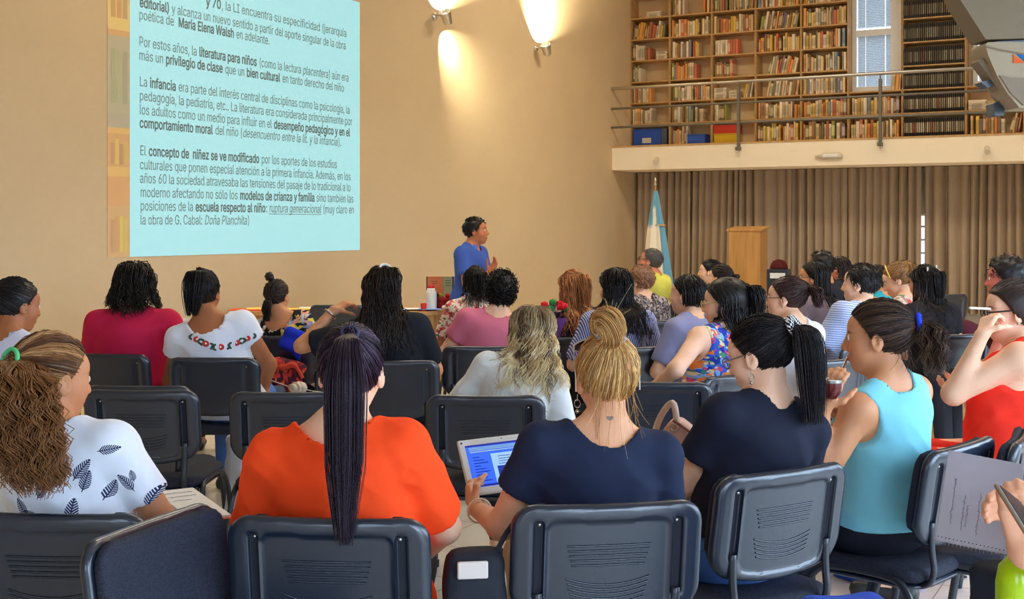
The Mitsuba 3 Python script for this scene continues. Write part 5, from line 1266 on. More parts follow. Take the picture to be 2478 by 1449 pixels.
A6 = person('woman in black at the right edge holding a phone, only her hands in view', 2740, 800, 2.7, 62, w=1.0, near=True, skin=srgb(225, 160, 125), lean=10, seed=6, hair=('long', DKB, dict(L=.25)), top=dict(kind='tee', col=srgb(22, 22, 26)),
            arms={'L': dict(wrist_w=P(2482, 1345, 2.28), hint=(-.4, -.2, -1), dir=(-.12, .12, 1), palm=(.25, .9, .1), w=True, curl=.55), 'R': dict(wrist_w=P(2530, 1235, 2.52), hint=(.2, 0, -1), dir=(-1, .05, .12), palm=(.1, -.9, -.3), w=True, curl=.5)}, chair_label='black chair beyond the right edge under the woman with the phone')
# ---------------------------------------------------------------- second row
A7 = person('woman in a red sleeveless dress with glasses, resting her chin on her hand', 2448, 672, 5.0, 68, hyaw=82, pitch=4, w=1.28, near=True, skin=FAIR, lean=12, seed=7,
            hair=('pony', [(62, 46, 42), (84, 64, 58), (48, 36, 34)], dict(tie=(.1, -.85, .5), L=.16, rt=.07, out=.05, wave=.012, lam=.05, frizz=.003, rise=.02, N=900, puff=(.008, .01, .008))),
            top=dict(kind='sleeveless', col=srgb(252, 54, 38), loose=.008, neck=.085, wrinkle=.014), legs=srgb(220, 45, 32), arms={'L': dict(wrist_w=P(2376, 812, 4.80), hint=(-.2, 1, -.35), dir=P(2400, 752, 4.86) - P(2376, 812, 4.80), palm=(.8, .5, 0), w=True, curl=.8), 'R': dict(wrist_w=P(2345, 945, 4.98), hint=(.6, .2, -1), dir=(-1, -.2, .1), palm=(0, -.3, 1), w=True, curl=.5)},
            chair_label='black chair under the woman in the red dress', chair_at=(2470, 985, 66))
glasses(A7, (.02, .02, .02), .003); earring(A7, (-1,), col=(.9, .9, .85), r=.006)
B3 = person('woman with wavy blonde hair and dark roots in a white cardigan', 1286, 738, 5.25, -12, hyaw=22, pitch=12, roll=8, lean=12, side=13, w=1.05, near=True, skin=FAIR, seed=8,
            hair=('long', [(238, 218, 168), (212, 184, 130), (248, 236, 200), (170, 138, 96), (96, 76, 60), (240, 222, 174)], dict(L=.27, wave=.016, lam=.095, vol=.034, roots=(130, 104, 74), lock=6, flare=.3, N=1150, lim=1.9, frizz=.0006)),
            top=dict(kind='long', col=srgb(224, 226, 224), loose=.006, neck=.08), legs=srgb(40, 45, 60), chair_label='black chair under the woman in the white cardigan', chair_at=(1174, 958, -3), arms={'L': dict(wrist=(-.16, .2, .13), hint=(-1, -.4, -.4))})
B5 = person('woman in a bright blue tropical print top with gold glasses and black hair', 1752, 668, 6.05, 34, hyaw=70, pitch=6, lean=10, w=1.1, skin=FAIR, seed=9,
            hair=('half', BLK, dict(tie=(0, -.9, .35), L=.24, rt=.06, out=.05, wave=.006, vol=.016, N=520, puff=(.004, .012, .012))),
            top=dict(kind='sleeveless', mat='m_tropic', loose=.005, neck=.08), legs=srgb(25, 28, 45), arms={'L': dict(wrist_w=P(1578, 940, 5.9), hint=(-.6, -.3, -.3))}, chair_label='black chair under the woman in the tropical print top', chair_at=(1762, 908, 36))
glasses(B5, (.55, .42, .15)); earring(B5, (-1,), drop=.03)
B6 = person('woman with glasses, dark reddish brown ponytail and a white shirt, beside the lectern', 1900, 665, 6.6, 38, hyaw=68, lean=8, w=1.02, skin=FAIR, seed=10,
            hair=('pony', [(58, 36, 32), (76, 46, 40), (44, 28, 28)], dict(tie=(.05, -.9, .3), L=.17, rt=.055, out=.05, wave=.01, lam=.06, rise=.018, N=480, frizz=.001)), top=dict(kind='tee', col=srgb(222, 226, 230), neck=.08), chair_label='black chair under the woman in the white shirt by the lectern')
glasses(B6, (.12, .09, .08), .002); earring(B6, (-1,), r=.006)
B7 = person('man with short dark hair in a light blue striped shirt', 2082, 636, 7.4, 42, hyaw=58, lean=9, male=True, w=1.12, skin=FAIR, seed=11, hair=('short', BLK, dict(N=700, vol=.014, L=.045)), top=dict(kind='long', mat='m_blue_stripe', loose=.008, sleeve=.8, collar=srgb(180, 192, 222)), legs=srgb(30, 35, 55), chair_label='black chair under the man in the striped shirt', chair_at=(2010, 832, 30))
B8 = person('woman with short black hair and a lilac grey shirt, looking towards the speaker', 1662, 660, 7.1, 36, hyaw=60, lean=9, skin=FAIR, seed=12, hair=('long', BLK, dict(L=.06, vol=.012, lim=1.6, flare=-.1, N=420)), top=dict(kind='tee', col=srgb(140, 142, 178), loose=.006, sleeve=.8, neck=.075), legs=srgb(30, 32, 45), chair_label='black chair under the woman in the lilac grey shirt')
earring(B8, (-1,), r=.006)
# ---------------------------------------------------------------- third row, left to right
C0 = person('woman with black hair tied in a pink band at the left edge, white shirt', 42, 668, 5.6, -22, hyaw=-42, pitch=10, lean=8, skin=BROWN, seed=13, hair=('bun', BLK, dict(tie=(-.15, -.95, .25), br=.036, N=520, rise=.016, fly=0)), top=dict(kind='tee', col=srgb(205, 205, 225), neck=.08), chair_label='black chair under the woman with the pink band')
ring_at(C0, C0['tie'][0] + C0['tie'][1] * .014, C0['tie'][1], .036, .010, 22, color=srgb(215, 40, 110), label='pink hair band')
C1 = person('woman with shoulder-length curly black hair in a magenta shirt', 326, 632, 6.85, 0, pitch=20, lean=8, w=1.32, skin=BROWN, seed=14, hair=('long', BLK, dict(L=.13, wave=.010, lam=.035, vol=.032, lim=1.9, frizz=.0022, N=620, flare=.35)), top=dict(kind='tee', col=srgb(200, 32, 74), loose=.012, neck=.08, sleeve=.6), legs=srgb(60, 20, 40), chair_label='black chair behind the woman in magenta', chair_at=(282, 851, -10), arms={'L': dict(wrist=(-.14, .25, .12), hint=(-1, -.3, -.4))})
C2 = person('woman with a long black ponytail in a white blouse embroidered with red flowers', 494, 650, 6.65, 0, hyaw=-6, lean=6, w=1.18, skin=BROWN, seed=15, hair=('pony', BLK, dict(tie=(0, -.45, .9), L=.30, rt=.062, out=.07, flat=.5, rise=.014, N=520, tip=.5, e0=(0, -1, .3), sway=(-.02, 0, 0))), top=dict(kind='cap', col=srgb(226, 230, 240), blouse=True, neck=.105, ny=-.01, loose=.008, sleeve=.38, wrinkle=.012), legs=JEANS, chair_label='black chair behind the woman in the embroidered blouse', chair_at=(522, 863, -2), arms={'L': dict(wrist=(-.15, .22, .12), hint=(-1, -.3, -.4)), 'R': dict(wrist=(.15, .22, .12), hint=(1, -.3, -.4))})
rf = np.random.default_rng(31)
def on_back(Pn, x, z, off=.0):
    """World point on the back of the garment at (x, z) of the body's frame."""
    ys = np.linspace(-.30, .05, 141).astype(np.float32); p = np.stack([ys * 0 + x, ys, ys * 0 + z], 1).astype(np.float32); d = Pn['shirt'](p)
    i = int(np.argmax(d < 0)) if (d < 0).any() else 60
    return Pn['tw'](np.array([x, ys[i] - off, z]))
def flat_blob(Pn, x, z, rx, rz, ang, col, name, parent=None):
    m = trimesh.creation.icosphere(1, 1.0); v = np.asarray(m.vertices) * [rx, .004, rz]; v = v @ Ry(ang).T
    m.vertices = on_back(Pn, x, z) + v @ Pn['Rb'].T; return part(parent or Pn['shirt_key'], name, m, 'm_matte', color=srgb(*col), smooth=True)
nz_ = C2['nb'][2] - .045
for i, x in enumerate((-.125, -.075, 0.0, .075, .125)):
    z = nz_ - .055 + .9 * abs(x) ** 1.5
    fk = flat_blob(C2, x, z, .020, .017, 0, (205, 60, 60), 'embroidered_flower'); m = trimesh.creation.icosphere(1, .006); m.vertices = np.asarray(m.vertices) + on_back(C2, x, z, .004); part(fk, 'flower_centre', m, 'm_matte', color=srgb(240, 225, 215), smooth=True)
    for s in (-1, 1):
        for a, dz in ((28, .012), (-28, -.014)): flat_blob(C2, x + s * .034, z + dz * .7 + .012 * s * np.sign(x or 1) * (1 if x else 0), .016, .0065, s * a, (60, 90, 70), 'embroidered_leaf')
D2 = person('woman in a white blouse, mostly hidden behind the embroidered blouse', 500, 700, 8.1, 0, lean=14, w=1.3, skin=TAN, seed=16, hair=('bun', BLK, dict(N=200)), top=dict(kind='elbow', col=srgb(226, 222, 215), loose=.014), chair_label='black chair hidden behind the embroidered blouse')
C3 = person('woman with dark hair in a low braid and small top knot, black floral top', 671, 672, 7.9, -10, hyaw=-18, lean=6, skin=TAN, seed=17, hair=('pony', DKB, dict(tie=(0, -.85, -.40), L=.20, rt=.040, out=.03, flat=.9, rise=.008, N=460, tip=.7, wave=.006, low=-.01)), top=dict(kind='cap', mat='m_dark_floral', neck=.11, ny=-.02, loose=.006), chair_label='black chair with a blue cloth, under the black floral top', chair_at=(700, 812, -4))
m = trimesh.creation.icosphere(2, .028); v = np.asarray(m.vertices); m.vertices = hp(C3, (0, 0, 0)) + (v * (1 + .5 * (meshkit.noise(v * 90) - .5))[:, None] + np.array([-.045, -.03, .128])); part(C3['key'], 'top_knot', m, 'm_hair', color=srgb(34, 26, 24), smooth=True)
C4 = person('woman in a black shirt with long dark hair, arm raised with a watch', 922, 640, 6.5, 4, hyaw=12, pitch=6, lean=6, w=1.08, skin=TAN, seed=18, hair=('half', DKB, dict(tie=(.12, -.75, .6), L=.30, rt=.06, out=.05, wave=.008, vol=.020, frizz=.0012, N=640, lim=1.5)), top=dict(kind='tee', col=srgb(24, 26, 34), loose=.008, neck=.075, sleeve=.8), legs=srgb(25, 27, 36), chair_label='black chair under the woman with the watch', chair_at=(950, 871, 4),
            arms={'L': dict(wrist_w=P(806, 752, 6.55), hint=(-1, .1, -.25), dir=P(850, 728, 6.6) - P(806, 752, 6.55), palm=(.5, .5, -.5), w=True, curl=.7)})
T0, e0 = ellp(unit(np.array([.12, -.75, .6]))[None], np.array([.024]))[0], None
ring_at(C4, C4['hc'] + C4['Rh'] @ T0 * 1.06, unit([.3, -.6, .7]), .030, .007, 18, color=srgb(225, 222, 215), label='white hair band')
W_ = C4['W']['L']; ax = unit(C4['W']['L'] - C4['E']['L']); ring_at(C4, W_ - ax * .022, ax, .033, .006, 20, 'watch', 'm_steel', color=None)
D1 = person('woman with black hair in a clip and a pale floral blouse before the desk', 1150, 640, 8.7, 8, lean=7, w=1.05, skin=TAN, seed=19, hair=('half', BLK, dict(tie=(.15, -.85, .4), L=.22, rt=.06, out=.04, vol=.012, N=420)), top=dict(kind='elbow', mat='m_pink_floral', loose=.012), chair_label='black chair hidden behind the pink shirt')
C6 = person('woman with short curly black hair in a pink shirt', 1212, 657, 7.35, 4, hyaw=2, lean=6, w=1.22, skin=FAIR, seed=20, hair=('curly', BLK, dict(L=.08, vol=.04, wave=.013, N=560, mess=.9, cap=.014, bump=.022, rad=.0038)), top=dict(kind='tee', col=srgb(208, 110, 132), loose=.008, neck=.092, sleeve=.55), chair_label='black chair under the woman in the pink shirt', chair_at=(1170, 838, 0), arms={'L': dict(wrist=(-.16, .2, .12), hint=(-1, -.4, -.4))})
C7 = person('woman with long wavy reddish hair half tied in a clip', 1384, 650, 7.9, 10, hyaw=26, pitch=4, lean=7, skin=FAIR, seed=21, hair=('half', [(190, 128, 78), (214, 152, 98), (156, 100, 60)], dict(tie=(.1, -.85, .5), L=.30, rt=.055, out=.045, wave=.01, lam=.07, vol=.022, frizz=.0012, N=560, lim=1.55)), top=dict(kind='tee', col=srgb(40, 30, 50)), chair_label='black chair under the woman with reddish hair')
C8 = person('woman with long straight black hair in a blue and white striped shirt', 1488, 644, 7.3, 14, hyaw=30, lean=8, w=1.05, skin=FAIR, seed=22, hair=('long', BLK, dict(L=.27, vol=.02, wave=.003, N=600, lim=1.5)), top=dict(kind='elbow', mat='m_navy_stripe', loose=.008), chair_label='black chair under the woman in the striped shirt')
D3 = person('woman with short wavy ginger hair in a grey patterned blouse', 1550, 640, 9.2, 30, hyaw=50, lean=7, skin=FAIR, seed=23, hair=('curly', [(160, 112, 80), (186, 134, 96), (120, 82, 60)], dict(L=.06, vol=.022, wave=.006, N=480, mess=.4, cap=.010)), top=dict(kind='tee', mat='m_paisley', loose=.008), chair_label='black chair under the woman in the grey patterned blouse')
F1 = person('man in a yellow polo shirt with glasses and short grey hair, by the flag', 1574, 598, 11.6, 62, hyaw=66, pitch=-14, lean=2, male=True, w=1.25, skin=srgb(210, 130, 100), seed=24, hair=('short', [(84, 80, 76), (62, 58, 56), (110, 104, 98)], dict(N=420, L=.02, vol=.006)), top=dict(kind='polo', col=srgb(222, 218, 96), loose=.012, collar=srgb(214, 210, 90)), legs=srgb(60, 80, 120), chair_label='black chair under the man in yellow')
glasses(F1, (.05, .05, .05), .003)
F2 = person('woman in profile with dark hair, left of the lectern', 1716, 625, 11.2, 55, hyaw=76, lean=6, skin=FAIR, seed=25, hair=('pony', BLK, dict(tie=(0, -.9, .3), L=.2, rt=.05, out=.04, N=300)), top=dict(kind='tee', col=srgb(50, 50, 60)), chair_label='black chair left of the lectern')
F3 = person('woman with dark hair in a low bun, just left of the lectern', 1742, 636, 9.9, 40, hyaw=52, lean=6, skin=FAIR, seed=26, hair=('bun', DKB, dict(tie=(0, -.95, -.1), br=.034, N=300)), top=dict(kind='tee', col=srgb(32, 32, 40)), chair_label='black chair in front of the lectern')
E1 = person('woman with long black hair and glasses looking left, right of the lectern', 1966, 630, 9.0, 46, hyaw=72, lean=7, skin=TAN, seed=27, hair=('long', BLK, dict(L=.24, vol=.02, N=480, lim=1.45)), top=dict(kind='tee', col=srgb(125, 110, 118)), chair_label='black chair under the woman with long black hair')
glasses(E1, (.1, .08, .07), .0025)
F4 = person('person with big black hair behind the woman with long black hair', 1988, 608, 11.0, 40, hyaw=46, lean=4, skin=TAN, seed=28, hair=('curly', BLK, dict(L=.05, vol=.034, N=380, cap=.016, bump=.01)), top=dict(kind='tee', col=srgb(40, 40, 50)), chair_label='black chair in the back of the right block')
F5 = person('woman with dark hair against the curtain, behind the striped shirt man', 2030, 617, 11.6, 40, hyaw=50, lean=4, skin=srgb(220, 140, 110), seed=29, hair=('long', DKB, dict(L=.12, vol=.014, N=320, lim=1.3)), top=dict(kind='tee', col=srgb(45, 35, 40)), chair_label='black chair nearest the curtain')
E2 = person('woman in a teal sleeveless top bending forward behind the striped shirt man', 2120, 638, 9.7, 40, hyaw=55, pitch=10, lean=10, skin=TAN, seed=30, hair=('long', DKB, dict(L=.06, vol=.012, N=320, lim=1.3)), top=dict(kind='sleeveless', col=srgb(50, 165, 180)), chair_label='black chair under the woman in teal')
E3 = person('woman with a light brown ponytail and headband looking down, pale floral blouse', 2172, 632, 8.5, 44, hyaw=70, pitch=24, lean=8, skin=FAIR, seed=31, hair=('pony', [(150, 104, 58), (176, 128, 76), (120, 82, 48)], dict(tie=(0, -.85, .55), L=.27, rt=.04, out=.06, N=480, rise=.012, e0=(0, -1, .2))), top=dict(kind='tee', mat='m_red_floral', loose=.008, neck=.08), chair_label='black chair under the woman with the headband')
part(E3['key'], 'headband', tube([hp(E3, (.083 * math.cos(t), .035, .03 + .098 * math.sin(t))) for t in np.linspace(.05, math.pi - .05, 18)], .006, 6, flat=([0, 1, 0], 1.4)), 'm_satin', color=srgb(225, 185, 105), smooth=True)
E4 = person('woman with long black hair and white hair clips near the curtain', 2236, 638, 8.1, 18, hyaw=32, pitch=8, lean=8, w=1.05, skin=TAN, seed=32, hair=('half', BLK, dict(tie=(-.1, -.9, .3), L=.24, rt=.045, out=.03, vol=.018, N=480)), top=dict(kind='tee', col=srgb(28, 26, 32)), chair_label='black chair under the woman with white hair clips')
for q in ((-.05, -.085, .09), (.05, -.095, .07), (.02, -.10, .10)): part(E4['key'], 'hair_clip', apply(rbox(.012, .008, .03, .003, 6), basis([1, 0, 0], [0, 1, 0], [0, 0, 1], hp(E4, q))), 'm_satin', color=srgb(205, 200, 195), smooth=True)
A8 = person('person with thick black hair behind the woman in red', 2434, 620, 7.4, 55, hyaw=66, lean=6, skin=srgb(200, 110, 90), seed=33, hair=('curly', BLK, dict(L=.06, vol=.03, N=440, cap=.02, bump=.012)), top=dict(kind='tee', col=srgb(70, 25, 35)), chair_label='black chair behind the woman in red')
SP = person('man in a blue short-sleeved shirt standing and speaking beside the desk', 1152, 524, 10.95, -112, hyaw=-98, pitch=-2, male=True, stand=True, w=1.08, skin=srgb(190, 115, 75), lean=3, seed=34, hair=('short', [(24, 20, 18), (34, 28, 24)], dict(N=520, L=.045, vol=.016, flow=(.2, .7, .5))), top=dict(kind='polo', col=srgb(62, 88, 165), collar=srgb(84, 112, 190), loose=.012, sleeve=.72), legs=srgb(35, 45, 85),
            arms={'R': dict(wrist=(.10, .26, .20), hint=(.9, -.5, -.4)), 'L': dict(wrist_w=P(1182, 662, 10.75), hint=(-.8, -.3, -.6), dir=(.55, -.2, .8), palm=(-.5, -.5, .3), w=True, curl=.4)})
# ---------------------------------------------------------------- empty chairs
for px, py, yaw, lab, near in ((352, 1262, 249, 'empty black chair turned towards the camera at the lower left, its fabric front in view', True), (340, 946, -3, 'empty black chair of the second row behind the woman with the green band', True), (330, 934, -3, 'empty black chair just ahead of another empty chair at the left', False), (694, 951, 0, 'empty black chair behind the purple ponytail', True),
                                (1590, 926, -6, 'empty black chair right of the blonde bun', True), (2484, 1052, 62, 'empty black chair at the right edge behind the notebook', True), (2290, 712, 10, 'empty black chair in front of the curtain at the right', False), (1800, 690, 20, 'empty black chair in front of the lectern base', False)):
    x, y, a = chair_spot(px, py, yaw); chair(x, y, a, lab, near)

# ---------------------------------------------------------------- things held, worn, hung and lying about
def slab(o, u, v, w, h, t, bev=.003):
    """Thin rounded box from corner o, along u (w) and v (h), thickness t behind."""
    u = unit(u); v = unit(v - u * (v @ u)); n = np.cross(u, v)
    return apply(rbox(w, h, t, min(bev, t * .49), 6), basis(u, v, n, np.asarray(o) + u * w / 2 + v * h / 2)), u, v, n
# tablet computer held by the woman with the bun
TL, TR, BL = P(1104, 1068, 3.70), P(1256, 1050, 3.76), P(1164, 1210, 3.60)
k = thing('tablet_computer', 'white-framed tablet computer with a blue screen in the hand of the woman with the bun', 'tablet')
m, u, v, n = slab(TL, TR - TL, BL - TL, .275, .180, .014, .006); part(k, 'frame', m, 'm_satin', color=srgb(215, 214, 205), smooth=40)
if n @ (np.array([0, 0, CAM_Z]) - TL) < 0: n = -n
def ui(x0, x1, y0, y1, col, name, lift, parent=None, e=0.0):
    o = TL + u * x0 + v * y0 + n * (.0072 + lift); a, b = u * (x1 - x0), v * (y1 - y0)
    q = tm([o, o + a, o + a + b, o + b], [[0, 1, 2], [0, 2, 3]])
    if q.face_normals[0] @ n < 0: q.invert()
    kk = part(parent or k, name, q, 'm_matte', smooth=False, color=srgb(*col))
    if e: scene[kk]['emitter'] = {'type': 'area', 'radiance': rgb(srgb(*col) * e)}
    return kk
sc = ui(.020, .255, .022, .158, (62, 110, 250), 'screen', 0, e=.25)
for x0, x1, y0, y1, c, nm in ((.020, .255, .022, .028, (60, 70, 190), 'title_bar'), (.03, .255, .030, .042, (150, 200, 255), 'toolbar'), (.03, .255, .044, .0475, (190, 225, 255), 'address_bar'), (.092, .255, .056, .150, (165, 210, 255), 'page'), (.024, .255, .151, .157, (40, 60, 215), 'task_bar'), (.104, .16, .098, .14, (50, 80, 210), 'picture')):
    ui(x0, x1, y0, y1, c, nm, .0004 + .0002 * (nm == 'picture'), sc, e=.2 if nm == 'page' else 0)
for i in range(9): ui(.036, .036 + .02 + .012 * ((i * 7) % 3), .062 + .0095 * i, .0645 + .0095 * i, (35, 60, 190), 'menu_line', .0006, sc)
for i in range(4): ui(.112, .15 + .01 * (i % 2), .066 + .008 * i, .068 + .008 * i, (60, 100, 190), 'text_row', .0006, sc)
for x, y, r in ((.012, .012, .0035), (.137, .010, .0022)): part(k, 'camera_hole', moved(trimesh.creation.icosphere(1, r), t=TL + u * x + v * y + n * .006), 'm_black_plastic', smooth=True)
# bracelet and tattoo
E, Wp = A3['E']['L'], A3['W']['L']; ax = unit(Wp - E); ring_at(A3, Wp - ax * .035, ax + np.array([.1, .2, 0]), .037, .0032, 24, 'bracelet', 'm_satin', color=srgb(235, 230, 210), label='thin white bracelet')
ys = np.linspace(-.35, .1, 226).astype(np.float32); o = A3['tl'](P(1481, 1016, 3.2)); pts = np.stack([ys * 0 + o[0], ys, ys * 0 + o[2]], 1).astype(np.float32); d = A3['skin'](pts)
if (d < 0).any():
    y0 = ys[int(np.argmax(d < 0))]; hs = []
    t = np.linspace(0, 2 * np.pi, 30, endpoint=False); hx, hz = .0098 * np.sin(t) ** 3, .0006 * (13 * np.cos(t) - 5 * np.cos(2 * t) - 2 * np.cos(3 * t) - np.cos(4 * t))
    hm = trimesh.creation.extrude_polygon(Polygon(np.stack([hx, hz], 1)).buffer(0), .003, engine='earcut'); vv = np.asarray(hm.vertices)
    vv = np.stack([vv[:, 0] + o[0], y0 - .0030 + vv[:, 2] + 2.2 * vv[:, 0] ** 2 * 3, vv[:, 1] + o[2]], 1); hm.vertices = A3['tw'](vv)
    part(A3['key'], 'heart_tattoo', hm, 'm_skin', color=srgb(120, 112, 105), smooth=False)
# sunglasses pushed up into the blonde hair
def sg_p(x, y, z): q = Rx(52) @ np.array([x, y - .01, z - .0]) + np.array([0, -.004, .012]); q = q * [1.14, 1.12, 1.12]; return hp(A3, q)
k = thing('sunglasses', 'dark sunglasses with thin pale arms pushed up on the blonde hair', 'sunglasses')
part(k, 'arm', tube([sg_p(-.072, .10, .012), sg_p(-.080, .05, .012), sg_p(-.084, .0, .010), sg_p(-.084, -.03, -.012)], .0022, 6), 'm_satin', color=srgb(190, 180, 160), smooth=True)
part(k, 'arm', tube([sg_p(.072, .10, .012), sg_p(.080, .05, .012), sg_p(.084, .0, .010), sg_p(.084, -.03, -.012)], .0022, 6), 'm_satin', color=srgb(190, 180, 160), smooth=True)
for s_ in (-1, 1):
    t = np.linspace(0, 6.28, 20, endpoint=False); rim = np.array([sg_p(s_ * .038 + .033 * math.cos(a), .108 - .006 * abs(math.cos(a)), .026 * math.sin(a) - .004) for a in t])
    part(k, 'rim', tube(rim, .002, 5, closed=True), 'm_satin', color=srgb(210, 200, 180), smooth=True)
    c = rim.mean(0); part(k, 'lens', tm(np.vstack([c, rim]), [[0, i + 1, (i + 1) % 20 + 1] for i in range(20)] + [[0, (i + 1) % 20 + 1, i + 1] for i in range(20)]), 'm_gloss', color=srgb(30, 26, 24), smooth=False)
# mate gourd and straw
o = P(2010, 938, 3.81); k = thing('mate_gourd', 'dark red mate gourd with a metal rim held by the woman in turquoise', 'cup')
part(k, 'cup', moved(lathe([[0, -.034], [.018, -.033], [.029, -.018], [.033, .002], [.033, .020], [.031, .020], [.030, .0], [0, -.004]], 24), t=o), 'm_gloss', color=srgb(95, 28, 24), smooth=35)
part(k, 'rim', moved(lathe([[.0315, .016], [.0345, .017], [.035, .026], [.032, .027], [.0305, .018]], 24), t=o), 'm_steel', smooth=35)
part(k, 'herb', moved(lathe([[0, .012], [.02, .011], [.0305, .008], [.0305, .004], [0, .004]], 18), t=o), 'm_matte', color=srgb(120, 110, 60), smooth=20)
mt = hp(A5, (0, .098, -.062)); part(k, 'straw', tube(smooth_path([o + [.0, 0, .0], o * .5 + mt * .5 + [0, 0, -.006], mt], 8), .004, 8), 'm_steel')
# notepad on the knee of the woman in the leaf print
k = thing('notepad', 'white handwritten notepad with an orange cover, beside the woman in the leaf-print shirt', 'notepad')
o = P(372, 1192, 3.52); m, u, v, n = slab(o, P(478, 1180, 3.62) - o, P(398, 1275, 3.30) - o, .125, .21, .008, .002); part(k, 'pages', m, 'm_matte', color=srgb(222, 218, 208), smooth=40)
if n[2] < 0: n = -n
m2, *_ = slab(o - n * .006, u, v, .131, .212, .003, .001); part(k, 'cover', m2, 'm_satin', color=srgb(240, 110, 70), smooth=40)
rw = np.random.default_rng(77)
def scribble(key, o, u, v, n, x0, x1, y, amp, r=.0005, col=(90, 90, 110)):
    xs = np.arange(x0, x1, .0016); z_ = amp * rw.normal(size=len(xs)); part(key, 'handwriting', tube(o + xs[:, None] * u + (y + z_)[:, None] * v + n * .0002, r, 3), 'm_matte', color=srgb(*col), smooth=True)
for i in range(3): scribble(k, o + n * .0044, u, v, n, .015, .105 - .03 * (i == 2), .03 + .026 * i, .0016)
# spiral notebook and phone at the right edge
k = thing('spiral_notebook', 'spiral notebook with a few handwritten lines, held before the chairs at the right edge', 'notebook')
o = P(2262, 1306, 2.74); q1, q2 = P(2392, 1334, 2.70), P(2302, 1114, 2.86); m, u, v, n = slab(o, q1 - o, q2 - o, .165, .235, .006, .002)
part(k, 'pages', m, 'm_matte', color=srgb(168, 160, 168), smooth=40)
if n @ (np.array([0, 0, CAM_Z]) - o) < 0: n = -n
for i in range(20):
    x = .006 + .008 * i; c = o + u * x + v * -.001
    part(k, 'coil', tube([c + v * .0055 * math.cos(t) + n * .0062 * math.sin(t) for t in np.linspace(0, 6.28, 9, endpoint=False)], .0007, 4, closed=True), 'm_steel', smooth=True)
    part(k, 'hole', moved(trimesh.creation.icosphere(0, .0016), t=o + u * x + v * .009 + n * .0028), 'm_black_plastic', smooth=True)
for x, y0_, y1_ in ((.026, .045, .165), (.050, .035, .125), (.058, .045, .10), (.082, .03, .14)): scribble(k, o + n * .0033, v, u, n, y0_, y1_, x, .0014)
k = thing('mobile_phone', 'grey mobile phone held up at the right edge', 'phone'); o = P(2408, 1170, 2.20); m, u, v, n = slab(o, P(2500, 1318, 2.08) - o, np.array([.22, .95, .25]), .152, .074, .009, .004); part(k, 'body', m, 'm_satin', color=srgb(110, 115, 118), smooth=40)
part(k, 'edge', tube([o + u * .004 - v * .0, o + u * .148], .0042, 6), 'm_steel', smooth=True); m2, *_ = slab(o + n * .0046 + u * .006 + v * .003, u, v, .14, .068, .001, .0004); part(k, 'screen', m2, 'm_gloss', color=srgb(25, 28, 32), smooth=40)
# black bag, lime bottle, patterned pouch in the lower right corner
def bag(name, label, category, c, R_, size, color, mat_='m_matte', h=.012, lump=.02, seed=0):
    c = np.asarray(c, float); sz = np.asarray(size, float) / 2
    def f(p):
        q = np.abs(p) - (sz - .035); d = np.linalg.norm(np.maximum(q, 0), axis=1) + np.minimum(q.max(1), 0) - .035
        return d + np.float32(lump) * (meshkit.fbm(p * 9 + seed, 2) - .5).astype(np.float32) - np.float32(.02) * np.clip(-p[:, 2] / sz[2], 0, 1)
    m = net(f, -sz - .05, sz + .05, h); m.vertices = np.asarray(m.vertices) @ np.asarray(R_).T + c
    key = thing(name, label, category); part(key, 'body', m, mat_, color=srgb(*color) if mat_ != 'm_black_cloth' else None, smooth=True); return key
I3 = np.eye(3)
c = P(2430, 1390, 2.66); c[2] = .60; k = bag('shoulder_bag', 'black shoulder bag at the lower right corner, below the notebook', 'bag', c, Rzd(30), (.12, .12, .36), (20, 20, 24), 'm_black_cloth', lump=.03)
part(k, 'tassel', tube([c + [-.045, -.05, .1], c + [-.05, -.055, .0], c + [-.052, -.05, -.06]], [.004, .008, .012], 6), 'm_black_cloth')
c = P(2462, 1385, 2.36); k = thing('drink_bottle', 'lime green drink bottle in the lower right corner', 'bottle')
part(k, 'body', moved(lathe([[0, -.16], [.036, -.16], [.040, -.15], [.040, -.02], [.034, .012], [.018, .03], [.016, .04], [0, .04]], 24), t=c), 'm_gloss', color=srgb(165, 195, 20), smooth=35)
part(k, 'cap', moved(lathe([[0, .04], [.018, .04], [.02, .045], [.02, .066], [.012, .07], [0, .07]], 20), t=c), 'm_satin', color=srgb(150, 180, 20), smooth=35)
# pale pink handbag between the two navy shirts
c = P(1652, 1082, 4.1); R_ = Rzd(-14) @ Ry(38); k = bag('handbag', 'pale pink leather handbag with a ring handle between the two women in navy', 'bag', c, R_, (.17, .11, .15), (205, 165, 150), 'm_satin', .009, .008)
def bp(x, y, z): return c + R_ @ np.array([x, y, z])
part(k, 'handle', tube(smooth_path([bp(-.065, -.03, .06), bp(-.115, -.03, .10), bp(-.12, -.01, .045), bp(-.10, -.0, -.02), bp(-.075, -.01, -.03)], 20), .011, 8), 'm_satin', color=srgb(215, 185, 165), smooth=True)
part(k, 'ring', tube([bp(-.062 + .012 * math.cos(t), -.058, .045 + .012 * math.sin(t)) for t in np.linspace(0, 6.28, 14, endpoint=False)], .003, 6, closed=True), 'm_steel', smooth=True)
part(k, 'trim', tube([bp(-.08, -.058, .062), bp(0, -.06, .068), bp(.08, -.058, .062)], .005, 6), 'm_satin', color=srgb(150, 90, 75), smooth=True)
part(k, 'base_panel', apply(rbox(.165, .10, .05, .02, 6), basis(*R_.T, bp(0, 0, -.062))), 'm_satin', color=srgb(85, 62, 55), smooth=40)
